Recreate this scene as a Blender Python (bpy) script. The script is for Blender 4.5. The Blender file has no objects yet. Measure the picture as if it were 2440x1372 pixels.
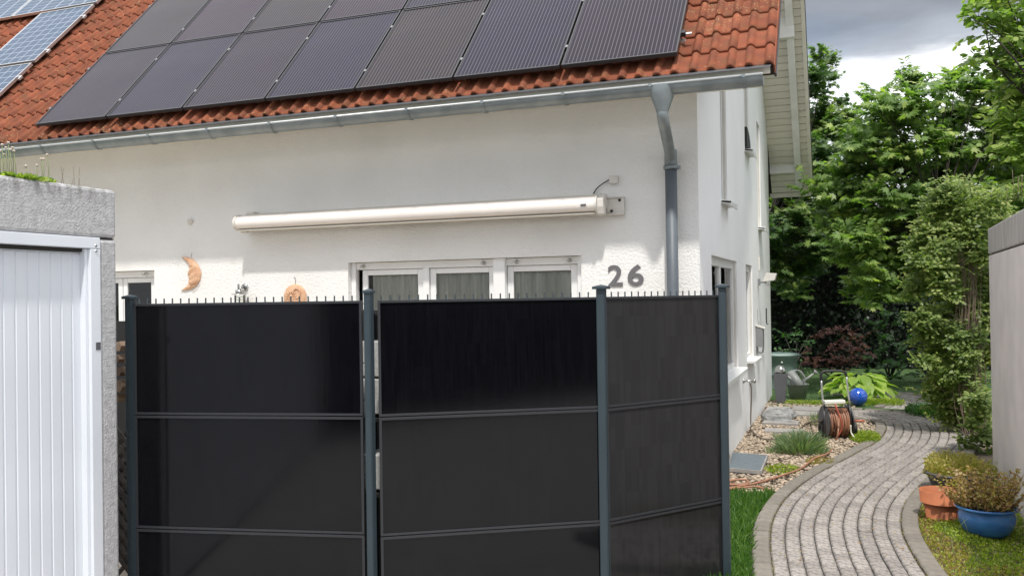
import bpy, math, random
import numpy as np
from mathutils import Vector, Matrix
random.seed(7); RNG = np.random.default_rng(7)
S = bpy.context.scene
COL = S.collection
R = math.radians

# ------------------------------------------------------------------ camera
FPX, PITCH, ROLL, YAW, EYE = 2093.0, .009, .0151, .3623, 1.75
_F = np.array([-math.sin(YAW)*math.cos(PITCH), math.cos(YAW)*math.cos(PITCH), math.sin(PITCH)])
_R0 = np.array([math.cos(YAW), math.sin(YAW), 0.]); _U0 = np.cross(_R0, _F)
_R = _R0*math.cos(ROLL)-_U0*math.sin(ROLL); _U = _U0*math.cos(ROLL)+_R0*math.sin(ROLL)
cd = bpy.data.cameras.new('camera'); cam = bpy.data.objects.new('camera', cd); COL.objects.link(cam)
M = Matrix.Identity(4)
for i in range(3):
    M[i][0], M[i][1], M[i][2] = _R[i], _U[i], -_F[i]
M[2][3] = EYE
cam.matrix_world = M
cd.sensor_width = 36; cd.lens = FPX*36/2440; cd.clip_end = 1000
S.camera = cam
def _ray(x, y): return _F+((x-1220)/FPX)*_R-((y-686)/FPX)*_U
def at_d(x, y, d): return Vector(np.array([0, 0, EYE])+_ray(x, y)*d)
def at_y(x, y, Y): r = _ray(x, y); return Vector(np.array([0, 0, EYE])+r*(Y/r[1]))
def at_x(x, y, X): r = _ray(x, y); return Vector(np.array([0, 0, EYE])+r*(X/r[0]))
def at_z(x, y, z=0.): r = _ray(x, y); return Vector(np.array([0, 0, EYE])+r*((z-EYE)/r[2]))

# ------------------------------------------------------------------ sky and sun
SUN_EL, SUN_AZ = R(60.5), R(19)          # azimuth measured from the facade's normal towards the right
wd = bpy.data.worlds.new('World'); S.world = wd; wd.use_nodes = True
nt = wd.node_tree; nt.nodes.clear(); N = nt.nodes.new; Lk = nt.links.new
out = N('ShaderNodeOutputWorld'); sky = N('ShaderNodeTexSky'); sky.sky_type = 'NISHITA'
sky.sun_disc = False; sky.sun_elevation = SUN_EL; sky.sun_rotation = math.pi-SUN_AZ
bg1 = N('ShaderNodeBackground'); bg1.inputs[1].default_value = .10; Lk(sky.outputs[0], bg1.inputs[0])
tc = N('ShaderNodeTexCoord'); mp = N('ShaderNodeMapping'); mp.inputs['Scale'].default_value = (1, 1, 3.2)
Lk(tc.outputs['Generated'], mp.inputs[0])
n1 = N('ShaderNodeTexNoise'); n1.inputs['Scale'].default_value = 3.1; n1.inputs['Detail'].default_value = 9; n1.inputs['Roughness'].default_value = .55
n1.inputs['Distortion'].default_value = .3
Lk(mp.outputs[0], n1.inputs[0])
sp = N('ShaderNodeSeparateXYZ'); Lk(tc.outputs['Generated'], sp.inputs[0])
# height above the horizon, wobbled by the noise: white cumulus low down, grey cloud base above
ad = N('ShaderNodeMath'); ad.operation = 'MULTIPLY_ADD'; Lk(n1.outputs[0], ad.inputs[0]); ad.inputs[1].default_value = .16; Lk(sp.outputs[2], ad.inputs[2])
cr = N('ShaderNodeValToRGB'); Lk(ad.outputs[0], cr.inputs[0])
e = cr.color_ramp; e.elements[0].position = 0.0; e.elements[0].color = (.40, .42, .45, 1)
e.elements[1].position = 1.0; e.elements[1].color = (.84, .86, .90, 1)
for ps, c in ((.20, (.52, .53, .55, 1)), (.29, (.66, .66, .67, 1)), (.315, (.22, .24, .27, 1)), (.35, (.145, .16, .185, 1)), (.45, (.20, .21, .24, 1)), (.58, (.50, .52, .56, 1))):
    q = e.elements.new(ps); q.color = c
n2 = N('ShaderNodeTexNoise'); n2.inputs['Scale'].default_value = 9; n2.inputs['Detail'].default_value = 6; Lk(mp.outputs[0], n2.inputs[0])
mr = N('ShaderNodeMapRange'); mr.inputs[1].default_value = .3; mr.inputs[2].default_value = .7; mr.inputs[3].default_value = .82; mr.inputs[4].default_value = 1.12; Lk(n2.outputs[0], mr.inputs[0])
mx = N('ShaderNodeMix'); mx.data_type = 'RGBA'; mx.blend_type = 'MULTIPLY'; mx.inputs[0].default_value = 1
Lk(cr.outputs[0], mx.inputs[6]); Lk(mr.outputs[0], mx.inputs[7])
bg2 = N('ShaderNodeBackground'); bg2.inputs[1].default_value = 1.9; Lk(mx.outputs[2], bg2.inputs[0])
cov = N('ShaderNodeTexNoise'); cov.inputs['Scale'].default_value = 1.7; cov.inputs['Detail'].default_value = 5; Lk(mp.outputs[0], cov.inputs[0])
cm = N('ShaderNodeMapRange'); cm.inputs[1].default_value = .58; cm.inputs[2].default_value = .68; cm.inputs[3].default_value = 1; cm.inputs[4].default_value = .55; Lk(cov.outputs[0], cm.inputs[0])
ms = N('ShaderNodeMixShader'); Lk(cm.outputs[0], ms.inputs[0]); Lk(bg1.outputs[0], ms.inputs[1]); Lk(bg2.outputs[0], ms.inputs[2])
Lk(ms.outputs[0], out.inputs[0])
sl = bpy.data.lights.new('sun', 'SUN'); sl.energy = 3.0; sl.angle = R(2.2); sl.color = (1, .965, .91)
so = bpy.data.objects.new('sun', sl); COL.objects.link(so)
sd = Vector((math.sin(SUN_AZ)*math.cos(SUN_EL), -math.cos(SUN_AZ)*math.cos(SUN_EL), math.sin(SUN_EL)))
so.rotation_euler = sd.to_track_quat('Z', 'Y').to_euler(); so.location = (0, -5, 20)
S.view_settings.view_transform = 'Standard'; S.view_settings.look = 'None'; S.view_settings.gamma = 1
S.view_settings.exposure = 0.36; S.view_settings.use_curve_mapping = False
S.render.engine = 'CYCLES'; S.cycles.max_bounces = 8; S.cycles.transparent_max_bounces = 12

# ------------------------------------------------------------------ materials
def mat(name, col, rough=.7, col2=None, scale=8., detail=5., lo=.35, hi=.65, bump=0., bscale=None, bdist=.01, metal=0., spec=.5,
        vor=False, island=0., objrand=0., trans=0., stretch=None, attr=None, coat=0.):
    m = bpy.data.materials.new(name); m.use_nodes = True; t = m.node_tree; n = t.nodes; l = t.links
    b = n['Principled BSDF']; b.inputs['Roughness'].default_value = rough; b.inputs['Metallic'].default_value = metal
    b.inputs['Specular IOR Level'].default_value = spec
    if coat: b.inputs['Coat Weight'].default_value = coat; b.inputs['Coat Roughness'].default_value = .05
    c = n.new('ShaderNodeTexCoord'); vec = c.outputs['Object']
    if stretch:
        g = n.new('ShaderNodeMapping'); g.inputs['Scale'].default_value = stretch; l.new(vec, g.inputs[0]); vec = g.outputs[0]
    src = None
    if col2 is not None:
        z = n.new('ShaderNodeTexNoise'); z.inputs['Scale'].default_value = scale; z.inputs['Detail'].default_value = detail
        l.new(vec, z.inputs[0]); r = n.new('ShaderNodeMapRange'); r.inputs[1].default_value = lo; r.inputs[2].default_value = hi
        l.new(z.outputs[0], r.inputs[0]); x = n.new('ShaderNodeMix'); x.data_type = 'RGBA'
        x.inputs[6].default_value = (*col, 1); x.inputs[7].default_value = (*col2, 1); l.new(r.outputs[0], x.inputs[0]); src = x.outputs[2]
    if island or objrand:
        h = n.new('ShaderNodeHueSaturation')
        if src: l.new(src, h.inputs['Color'])
        else: h.inputs['Color'].default_value = (*col, 1)
        acc = None
        for k, amt in (('i', island), ('o', objrand)):
            if not amt: continue
            o = n.new('ShaderNodeNewGeometry').outputs['Random Per Island'] if k == 'i' else n.new('ShaderNodeObjectInfo').outputs['Random']
            r = n.new('ShaderNodeMapRange'); r.inputs[3].default_value = -amt; r.inputs[4].default_value = amt; l.new(o, r.inputs[0])
            if acc is None: acc = r.outputs[0]
            else:
                a = n.new('ShaderNodeMath'); l.new(acc, a.inputs[0]); l.new(r.outputs[0], a.inputs[1]); acc = a.outputs[0]
        a = n.new('ShaderNodeMath'); l.new(acc, a.inputs[0]); a.inputs[1].default_value = 1; l.new(a.outputs[0], h.inputs['Value'])
        src = h.outputs[0]
    if src: l.new(src, b.inputs['Base Color'])
    else: b.inputs['Base Color'].default_value = (*col, 1)
    if bump:
        z = n.new('ShaderNodeTexVoronoi' if vor else 'ShaderNodeTexNoise'); z.inputs['Scale'].default_value = bscale or scale*4
        z.inputs['Detail'].default_value = 4 if not vor else 1
        l.new(vec, z.inputs[0]); u = n.new('ShaderNodeBump'); u.inputs['Strength'].default_value = bump; u.inputs['Distance'].default_value = bdist
        l.new(z.outputs[0], u.inputs['Height']); l.new(u.outputs[0], b.inputs['Normal'])
    m['src'] = 1
    return m
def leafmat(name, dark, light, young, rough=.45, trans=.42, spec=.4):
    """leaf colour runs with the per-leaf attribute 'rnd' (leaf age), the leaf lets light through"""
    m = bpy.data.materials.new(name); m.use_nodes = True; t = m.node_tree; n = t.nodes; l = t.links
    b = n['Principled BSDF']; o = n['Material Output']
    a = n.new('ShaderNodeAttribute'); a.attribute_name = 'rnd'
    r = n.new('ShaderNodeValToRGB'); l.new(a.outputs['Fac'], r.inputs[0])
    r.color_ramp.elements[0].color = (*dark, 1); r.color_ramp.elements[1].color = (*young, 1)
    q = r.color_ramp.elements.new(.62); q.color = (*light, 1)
    l.new(r.outputs[0], b.inputs['Base Color'])
    b.inputs['Roughness'].default_value = rough; b.inputs['Specular IOR Level'].default_value = spec
    tr = n.new('ShaderNodeBsdfTranslucent'); g = n.new('ShaderNodeMix'); g.data_type = 'RGBA'; g.blend_type = 'MULTIPLY'; g.inputs[0].default_value = 1
    l.new(r.outputs[0], g.inputs[6]); g.inputs[7].default_value = (1.5, 1.9, .6, 1); l.new(g.outputs[2], tr.inputs[0])
    x = n.new('ShaderNodeMixShader'); x.inputs[0].default_value = trans; l.new(b.outputs[0], x.inputs[1]); l.new(tr.outputs[0], x.inputs[2]); l.new(x.outputs[0], o.inputs[0])
    return m

MT = {}
MT['stucco'] = mat('white_render', (.80, .79, .765), .9, (.74, .73, .70), 1.3, bump=.75, bscale=42, bdist=.011, lo=.4, hi=.7)
MT['stucco_side'] = mat('white_render_fine', (.85, .85, .85), .9, (.80, .80, .80), 1.1, bump=.45, bscale=60, bdist=.006, lo=.4, hi=.7)
MT['white'] = mat('white_plastic', (.80, .80, .79), .35, (.74, .74, .73), 3, lo=.4, hi=.8)
MT['white_paint'] = mat('white_painted_wood', (.84, .84, .81), .5, (.74, .73, .69), 5, bump=.15, bscale=30, bdist=.003, stretch=(1, 1, 1))
MT['soffit'] = mat('cream_board', (.80, .76, .66), .6, (.72, .68, .59), 4, objrand=.05)
MT['dark_gap'] = mat('dark_gap', (.03, .028, .025), .9)
MT['tile'] = mat('clay_tile', (.255, .080, .042), .85, (.165, .058, .035), 5, spec=.15, bump=.35, bscale=60, bdist=.004, island=.16, objrand=.16)
MT['zinc'] = mat('zinc', (.28, .31, .32), .45, (.20, .23, .24), 6, metal=.55, bump=.05, bscale=20)
MT['zinc_rim'] = mat('zinc_rim', (.46, .48, .48), .45, metal=.5)
MT['pipe_grey'] = mat('painted_pipe', (.10, .12, .135), .5, (.085, .10, .115), 3, spec=.5)
MT['anthra'] = mat('anthracite_coat', (.027, .044, .054), .5, (.022, .037, .046), 5, spec=.5)
MT['frame_dark'] = mat('screen_frame_coat', (.022, .024, .028), .4)
MT['bar_dark'] = mat('bar_coat', (.03, .04, .045), .7, spec=.2)
MT['flash'] = mat('grey_flashing', (.075, .075, .08), .85, spec=.2)
MT['door'] = mat('cool_white_paint', (.70, .73, .775), .45, (.64, .67, .715), 1.7, 6, .35, .7)
MT['alu'] = mat('aluminium', (.62, .62, .62), .35, metal=.8)
MT['chrome'] = mat('steel', (.55, .55, .53), .2, (.38, .38, .37), 12, metal=.9)
MT['cream'] = mat('cream_lacquer', (.80, .74, .68), .28, (.76, .70, .65), 2, spec=.5)
MT['cream_flat'] = mat('cream_bracket', (.66, .63, .58), .5, (.6, .57, .52), 8)
MT['beige'] = mat('beige_plastic', (.52, .49, .42), .5)
MT['grey_num'] = mat('grey_number', (.135, .13, .135), .55)
MT['terra'] = mat('terracotta_relief', (.66, .42, .27), .8, (.54, .31, .185), 14, bump=.3, bscale=80, bdist=.003)
MT['terra_pot'] = mat('terracotta_pot', (.40, .125, .045), .75, (.31, .10, .042), 9, bump=.15, bscale=60, bdist=.002)
MT['blue_pot'] = mat('blue_glaze', (.035, .13, .36), .22, (.05, .19, .44), 5, spec=.6, stretch=(1, 1, 3))
MT['blue_ball'] = mat('blue_glass', (.01, .075, .42), .07, spec=.8, coat=.6)
MT['black_frame'] = mat('black_frame', (.035, .034, .036), .35)
MT['rubber'] = mat('black_rubber', (.02, .02, .02), .6)
MT['bin'] = mat('green_plastic', (.24, .32, .285), .45, (.21, .285, .255), 5)
MT['tub'] = mat('old_zinc_tub', (.30, .31, .305), .55, (.20, .21, .205), 8, metal=.2)
MT['planter'] = mat('grey_planter', (.11, .11, .12), .5, (.095, .095, .105), 6)
MT['box_grey'] = mat('grey_sheet', (.24, .245, .25), .4, (.21, .215, .22), 5)
MT['hose'] = mat('orange_hose', (.36, .165, .095), .5, (.27, .13, .08), 10)
MT['hose_red'] = mat('red_hose', (.42, .10, .06), .4)
MT['hose_grey'] = mat('brown_hose', (.13, .10, .08), .5)
MT['hose_white'] = mat('pale_hose', (.66, .64, .52), .5)
MT['concrete'] = mat('smooth_concrete', (.40, .37, .345), .85, (.33, .305, .285), 2.2, bump=.15, bscale=50, bdist=.003, lo=.3, hi=.7)
MT['concrete_dark'] = mat('roof_slab_edge', (.50, .47, .445), .85, (.33, .31, .295), 3.0, bump=.15, bscale=40, bdist=.003, stretch=(6, 6, .6))
MT['bark'] = mat('bark', (.045, .037, .03), .9, (.028, .023, .019), 12, bump=.5, bscale=25, bdist=.01, stretch=(1, 1, .3))
MT['vine'] = mat('vine_stem', (.17, .12, .085), .8, (.11, .08, .06), 20)
MT['stem_green'] = mat('green_stem', (.17, .22, .08), .6)
MT['wood'] = mat('firewood', (.34, .25, .17), .85, (.20, .14, .10), 10, objrand=.25)
MT['lattice'] = mat('weathered_lath', (.13, .115, .10), .85, (.08, .07, .065), 10)
MT['crate'] = mat('pale_crate', (.48, .48, .46), .7, (.36, .36, .35), 45, bump=.4, bscale=90, bdist=.004)
MT['soil'] = mat('soil', (.11, .085, .06), .95, (.17, .13, .095), 9, bump=.5, bscale=30, bdist=.02)
MT['asphalt'] = mat('paved_yard', (.44, .42, .40), .9, (.38, .365, .345), 3, bump=.3, bscale=80, bdist=.004)
MT['bounce_terrace'] = mat('pale_bounce_paving', (.50, .44, .36), .9, (.44, .38, .31), 3, bump=.2, bscale=60, bdist=.003)
MT['sand'] = mat('joint_sand', (.07, .062, .052), .95, (.05, .045, .04), 20)
MT['lawn'] = mat('lawn', (.035, .075, .016), .9, (.05, .10, .022), 6, bump=.6, bscale=90, bdist=.02)
MT['land'] = mat('meadow', (.05, .08, .025), .95, (.07, .10, .03), .5)
MT['paver'] = mat('paver', (.285, .258, .234), .9, (.145, .133, .123), 30, 7, .44, .62, bump=.45, bscale=60, bdist=.006, island=.17, objrand=.17)
MT['kerb'] = mat('kerb_stone', (.20, .178, .148), .9, (.15, .135, .113), 16, bump=.35, bscale=50, bdist=.004, island=.1, objrand=.1)
MT['slab'] = mat('grey_slab', (.33, .31, .29), .85, (.24, .225, .21), 10, bump=.3, bscale=30, bdist=.006, objrand=.1)
MT['rock'] = mat('boulder', (.30, .30, .29), .9, (.18, .18, .18), 9, bump=.7, bscale=20, bdist=.02)
MT['gravel'] = mat('gravel', (.42, .34, .25), .85, (.28, .22, .165), 30, island=.42)
MT['grate'] = mat('grey_cover', (.10, .125, .14), .6, (.13, .155, .17), 20, bump=.3, bscale=120, bdist=.003)
MT['gold'] = mat('yellow_hose_box', (.70, .69, .62), .4)
MT['paper'] = mat('flower_white', (.52, .44, .37), .8)

def fine_concrete(name, c1, c2, top_z):
    """sprayed concrete render with run-off streaks below the roof edge"""
    m = mat(name, c1, .92, c2, 28, 5, .4, .65, bump=.8, bscale=85, bdist=.008)
    t = m.node_tree; n = t.nodes; l = t.links; b = n['Principled BSDF']
    src = b.inputs['Base Color'].links[0].from_socket
    g = n.new('ShaderNodeNewGeometry'); s = n.new('ShaderNodeSeparateXYZ'); l.new(g.outputs['Position'], s.inputs[0])
    mp = n.new('ShaderNodeMapping'); mp.inputs['Scale'].default_value = (22, 22, 2.2); l.new(g.outputs['Position'], mp.inputs[0])
    z = n.new('ShaderNodeTexNoise'); z.inputs['Scale'].default_value = 1; z.inputs['Detail'].default_value = 5; l.new(mp.outputs[0], z.inputs[0])
    r = n.new('ShaderNodeMapRange'); r.inputs[1].default_value = top_z-.13; r.inputs[2].default_value = top_z; r.inputs[3].default_value = 0; r.inputs[4].default_value = .95; l.new(s.outputs[2], r.inputs[0])
    r2 = n.new('ShaderNodeMapRange'); r2.inputs[1].default_value = .42; r2.inputs[2].default_value = .62; l.new(z.outputs[0], r2.inputs[0])
    mu = n.new('ShaderNodeMath'); mu.operation = 'MULTIPLY'; l.new(r.outputs[0], mu.inputs[0]); l.new(r2.outputs[0], mu.inputs[1])
    x = n.new('ShaderNodeMix'); x.data_type = 'RGBA'; l.new(mu.outputs[0], x.inputs[0]); l.new(src, x.inputs[6]); x.inputs[7].default_value = (.10, .095, .075, 1)
    l.new(x.outputs[2], b.inputs['Base Color'])
    return m
MT['spray'] = fine_concrete('sprayed_concrete', (.48, .475, .475), (.37, .367, .37), 2.37)
MT['garage_smooth'] = fine_concrete('garage_concrete', (.72, .66, .635), (.64, .59, .57), 2.34)
for nd in MT['garage_smooth'].node_tree.nodes:
    if nd.type == 'BUMP': nd.inputs['Strength'].default_value = .15
    if nd.type == 'TEX_NOISE' and abs(nd.inputs['Scale'].default_value-28) < .1: nd.inputs['Scale'].default_value = 3

# lichen specks and grime on the roof tiles
t = MT['tile'].node_tree; n = t.nodes; l = t.links; b = n['Principled BSDF']; src = b.inputs['Base Color'].links[0].from_socket
g = n.new('ShaderNodeNewGeometry')
v = n.new('ShaderNodeTexNoise'); v.inputs['Scale'].default_value = 55; v.inputs['Detail'].default_value = 2; l.new(g.outputs['Position'], v.inputs[0])
v2 = n.new('ShaderNodeTexNoise'); v2.inputs['Scale'].default_value = 2.5; l.new(g.outputs['Position'], v2.inputs[0])
a = n.new('ShaderNodeMath'); a.operation = 'MULTIPLY_ADD'; l.new(v2.outputs[0], a.inputs[0]); a.inputs[1].default_value = .35; l.new(v.outputs[0], a.inputs[2])
r = n.new('ShaderNodeMapRange'); r.inputs[1].default_value = .82; r.inputs[2].default_value = .90; r.inputs[4].default_value = .55; l.new(a.outputs[0], r.inputs[0])
x = n.new('ShaderNodeMix'); x.data_type = 'RGBA'; l.new(r.outputs[0], x.inputs[0]); l.new(src, x.inputs[6]); x.inputs[7].default_value = (.46, .36, .19, 1)
v3 = n.new('ShaderNodeTexNoise'); v3.inputs['Scale'].default_value = 9; v3.inputs['Detail'].default_value = 6; l.new(g.outputs['Position'], v3.inputs[0])
r3 = n.new('ShaderNodeMapRange'); r3.inputs[1].default_value = .50; r3.inputs[2].default_value = .70; r3.inputs[4].default_value = .72; l.new(v3.outputs[0], r3.inputs[0])
x2 = n.new('ShaderNodeMix'); x2.data_type = 'RGBA'; l.new(r3.outputs[0], x2.inputs[0]); l.new(x.outputs[2], x2.inputs[6]); x2.inputs[7].default_value = (.16, .075, .04, 1)
l.new(x2.outputs[2], b.inputs['Base Color'])

def glass_mat():
    m = bpy.data.materials.new('window_glass'); m.use_nodes = True; t = m.node_tree; n = t.nodes; l = t.links
    n.remove(n['Principled BSDF']); o = n['Material Output']
    f = n.new('ShaderNodeFresnel'); f.inputs[0].default_value = 1.55
    tr = n.new('ShaderNodeBsdfTransparent'); tr.inputs[0].default_value = (.95, .96, .94, 1)
    gl = n.new('ShaderNodeBsdfGlossy'); gl.inputs['Roughness'].default_value = .02
    x = n.new('ShaderNodeMixShader'); l.new(f.outputs[0], x.inputs[0]); l.new(tr.outputs[0], x.inputs[1]); l.new(gl.outputs[0], x.inputs[2]); l.new(x.outputs[0], o.inputs[0])
    return m
MT['glass'] = glass_mat()
MT['curtain'] = mat('curtain', (.86, .85, .80), .9, (.60, .60, .56), 14, stretch=(1, 1, .1))
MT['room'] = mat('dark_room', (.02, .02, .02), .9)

def screen_mat(lift=0.):
    """black glass sheet of the privacy fence: faint upright cell lines"""
    m = bpy.data.materials.new('black_screen'); m.use_nodes = True; t = m.node_tree; n = t.nodes; l = t.links; b = n['Principled BSDF']
    c = n.new('ShaderNodeTexCoord'); g = n.new('ShaderNodeMapping'); g.inputs['Scale'].default_value = (90, 90, 3); l.new(c.outputs['Object'], g.inputs[0])
    z = n.new('ShaderNodeTexNoise'); z.inputs['Scale'].default_value = 1; z.inputs['Detail'].default_value = 3; l.new(g.outputs[0], z.inputs[0])
    br = n.new('ShaderNodeTexNoise'); br.inputs['Scale'].default_value = 2.2; l.new(c.outputs['Object'], br.inputs[0])
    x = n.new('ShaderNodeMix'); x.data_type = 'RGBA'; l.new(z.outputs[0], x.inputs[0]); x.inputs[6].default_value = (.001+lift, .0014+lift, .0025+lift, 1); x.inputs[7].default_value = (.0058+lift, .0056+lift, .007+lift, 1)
    sn = n.new('ShaderNodeVectorMath'); sn.operation = 'SNAP'; sn.inputs[1].default_value = (.031, .031, .125); l.new(c.outputs['Object'], sn.inputs[0])
    wn = n.new('ShaderNodeTexWhiteNoise'); l.new(sn.outputs[0], wn.inputs[0])
    hs = n.new('ShaderNodeHueSaturation'); l.new(x.outputs[2], hs.inputs['Color']); vr = n.new('ShaderNodeMapRange'); vr.inputs[3].default_value = .86; vr.inputs[4].default_value = 1.14; l.new(wn.outputs[0], vr.inputs[0]); l.new(vr.outputs[0], hs.inputs['Value']); l.new(hs.outputs[0], b.inputs['Base Color'])
    b.inputs['Roughness'].default_value = .09; b.inputs['Specular IOR Level'].default_value = .30
    u = n.new('ShaderNodeBump'); u.inputs['Strength'].default_value = .03; u.inputs['Distance'].default_value = .002; l.new(z.outputs[0], u.inputs['Height']); l.new(u.outputs[0], b.inputs['Normal'])
    return m
MT['screen'] = screen_mat()
MT['screen_reflected'] = screen_mat(.017)  # right bay: reflection of the pale garage wall lifted into the base colour
def pv_mat(name, base, line, nline, tint, rough=.30, cross=0, lw=.16):
    """photovoltaic glass, cells and conductor lines laid out over the panel's own width (UV: x across, y up)"""
    m = bpy.data.materials.new(name); m.use_nodes = True; t = m.node_tree; n = t.nodes; l = t.links; b = n['Principled BSDF']
    u = n.new('ShaderNodeUVMap'); s = n.new('ShaderNodeSeparateXYZ'); l.new(u.outputs[0], s.inputs[0])
    def lines(sock, k, w):
        a = n.new('ShaderNodeMath'); a.operation = 'MULTIPLY'; l.new(sock, a.inputs[0]); a.inputs[1].default_value = k
        f = n.new('ShaderNodeMath'); f.operation = 'FRACT'; l.new(a.outputs[0], f.inputs[0])
        c = n.new('ShaderNodeMath'); c.operation = 'LESS_THAN'; l.new(f.outputs[0], c.inputs[0]); c.inputs[1].default_value = w; return c.outputs[0]
    ln = lines(s.outputs[0], nline, lw)
    if cross:
        o = n.new('ShaderNodeMath'); o.operation = 'MAXIMUM'; l.new(ln, o.inputs[0]); l.new(lines(s.outputs[1], cross, lw), o.inputs[1]); ln = o.outputs[0]
    z = n.new('ShaderNodeTexNoise'); z.inputs['Scale'].default_value = 3; c = n.new('ShaderNodeTexCoord'); l.new(c.outputs['Object'], z.inputs[0])
    x0 = n.new('ShaderNodeMix'); x0.data_type = 'RGBA'; l.new(z.outputs[0], x0.inputs[0]); x0.inputs[6].default_value = (*base, 1); x0.inputs[7].default_value = (*tint, 1)
    x = n.new('ShaderNodeMix'); x.data_type = 'RGBA'; l.new(ln, x.inputs[0]); l.new(x0.outputs[2], x.inputs[6]); x.inputs[7].default_value = (*line, 1)
    l.new(x.outputs[2], b.inputs['Base Color'])
    dz = n.new('ShaderNodeTexNoise'); dz.inputs['Scale'].default_value = 1.3; dz.inputs['Detail'].default_value = 6; l.new(c.outputs['Object'], dz.inputs[0])
    dr = n.new('ShaderNodeMapRange'); dr.inputs[3].default_value = rough-.10; dr.inputs[4].default_value = rough+.14; l.new(dz.outputs[0], dr.inputs[0]); l.new(dr.outputs[0], b.inputs['Roughness']); b.inputs['Specular IOR Level'].default_value = .13
    return m
PVS = [pv_mat('black_module_glass', (.010, .008, .012), (.095, .082, .10), 27, t_, lw=.2) for t_ in ((.020, .012, .022), (.027, .020, .013), (.012, .013, .032), (.032, .012, .026))]
PV_OLD = pv_mat('blue_module_glass', (.055, .08, .125), (.34, .39, .46), 6, (.075, .105, .155), .38, cross=10, lw=.06)

# ------------------------------------------------------------------ mesh building
class MB:
    def __init__(s): s.v = []; s.f = []; s.sm = []; s.uv = None
    def add(s, vs, fs, smooth=False):
        o = len(s.v); s.v += [tuple(p) for p in vs]; s.f += [tuple(i+o for i in f) for f in fs]; s.sm += [smooth]*len(fs); return s
    def box(s, x0, x1, y0, y1, z0, z1):
        v = [(x, y, z) for z in (z0, z1) for y in (y0, y1) for x in (x0, x1)]
        return s.add(v, [(0, 2, 3, 1), (4, 5, 7, 6), (0, 1, 5, 4), (2, 6, 7, 3), (0, 4, 6, 2), (1, 3, 7, 5)])
    def obox(s, c, a, b_, d, ha, hb, hd):
        c, a, b_, d = Vector(c), Vector(a).normalized()*ha, Vector(b_).normalized()*hb, Vector(d).normalized()*hd
        v = [c+i*a+j*b_+k*d for k in (-1, 1) for j in (-1, 1) for i in (-1, 1)]
        return s.add(v, [(0, 2, 3, 1), (4, 5, 7, 6), (0, 1, 5, 4), (2, 6, 7, 3), (0, 4, 6, 2), (1, 3, 7, 5)])
    def bar(s, p, q, w, h, up=(0, 0, 1)):
        p, q = Vector(p), Vector(q); d = q-p; L = d.length; d.normalize(); sd_ = d.cross(Vector(up))
        if sd_.length < 1e-5: sd_ = Vector((1, 0, 0))
        sd_.normalize(); u = sd_.cross(d)
        return s.obox((p+q)/2, d, sd_, u, L/2, w/2, h/2)
    def tube(s, pts, r, n=8, cap=True, smooth=True):
        pts = [Vector(p) for p in pts]; k = len(pts); rr = r if isinstance(r, (list, tuple)) else [r]*k
        vs = []; prev = None
        for i, p in enumerate(pts):
            d = (pts[min(i+1, k-1)]-pts[max(i-1, 0)]).normalized()
            if prev is None:
                a = d.cross(Vector((0, 0, 1)))
                if a.length < .05: a = d.cross(Vector((1, 0, 0)))
            else: a = prev-d*prev.dot(d)
            a.normalize(); prev = a; b2 = d.cross(a)
            vs += [p+(a*math.cos(2*math.pi*j/n)+b2*math.sin(2*math.pi*j/n))*rr[i] for j in range(n)]
        fs = [(i*n+j, i*n+(j+1) % n, (i+1)*n+(j+1) % n, (i+1)*n+j) for i in range(k-1) for j in range(n)]
        s.add(vs, fs, smooth)
        if cap: o = len(s.v)-len(vs); s.f += [tuple(o+j for j in range(n))[::-1], tuple(o+(k-1)*n+j for j in range(n))]; s.sm += [False]*2
        return s
    def lathe(s, prof, c, n=24, axis='z', smooth=True):
        c = Vector(c); vs = []
        for r, h in prof:
            for j in range(n):
                a = 2*math.pi*j/n; x, y = r*math.cos(a), r*math.sin(a)
                vs.append(c+Vector((x, y, h) if axis == 'z' else (x, h, y) if axis == 'y' else (h, x, y)))
        fs = [(i*n+j, i*n+(j+1) % n, (i+1)*n+(j+1) % n, (i+1)*n+j) for i in range(len(prof)-1) for j in range(n)]
        return s.add(vs, fs, smooth)
    def prism(s, poly, fn, d0, d1):
        """closed outline poly [(a,b)] extruded between depths d0 and d1; fn(a,b,d)->point"""
        k = len(poly); v = [fn(a, b, d0) for a, b in poly]+[fn(a, b, d1) for a, b in poly]
        return s.add(v, [tuple(range(k))[::-1], tuple(range(k, 2*k))]+[(i, (i+1) % k, k+(i+1) % k, k+i) for i in range(k)])
    def build(s, name, m, parent=None, bevel=0., loc=None):
        me = bpy.data.meshes.new(name)
        org = Vector(wo(parent)) if parent is not None else Vector((0, 0, 0))
        if loc is not None: org = Vector(loc)
        me.from_pydata([tuple(Vector(p)-org) for p in s.v], [], s.f); me.polygons.foreach_set('use_smooth', s.sm)
        me.materials.append(m); me.update()
        o = bpy.data.objects.new(name, me); COL.objects.link(o)
        if parent is not None: o.parent = parent
        elif loc is not None: o.location = loc
        if bevel:
            md = o.modifiers.new('bevel', 'BEVEL'); md.width = bevel; md.segments = 2; md.limit_method = 'ANGLE'; md.angle_limit = R(40)
        return o
def wo(o):
    p = Vector((0, 0, 0))
    while o is not None: p += o.location; o = o.parent
    return p
def tag(o, label, cat=None, group=None, kind=None):
    if label: o['label'] = label
    if cat: o['category'] = cat
    if group: o['group'] = group
    if kind: o['kind'] = kind
    return o
def thing(name, label, cat, loc=(0, 0, 0), group=None):
    o = bpy.data.objects.new(name, None); COL.objects.link(o); o.location = loc; o.empty_display_size = .1
    return tag(o, label, cat, group)
def struct(o): o['kind'] = 'structure'; return o
def place(name, mesh, parent, loc, rot=None, mats=None):
    o = bpy.data.objects.new(name, mesh); COL.objects.link(o); o.parent = parent
    o.location = Vector(loc)-wo(parent) if parent is not None else loc
    if rot is not None: o.rotation_euler = rot
    return o
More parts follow.
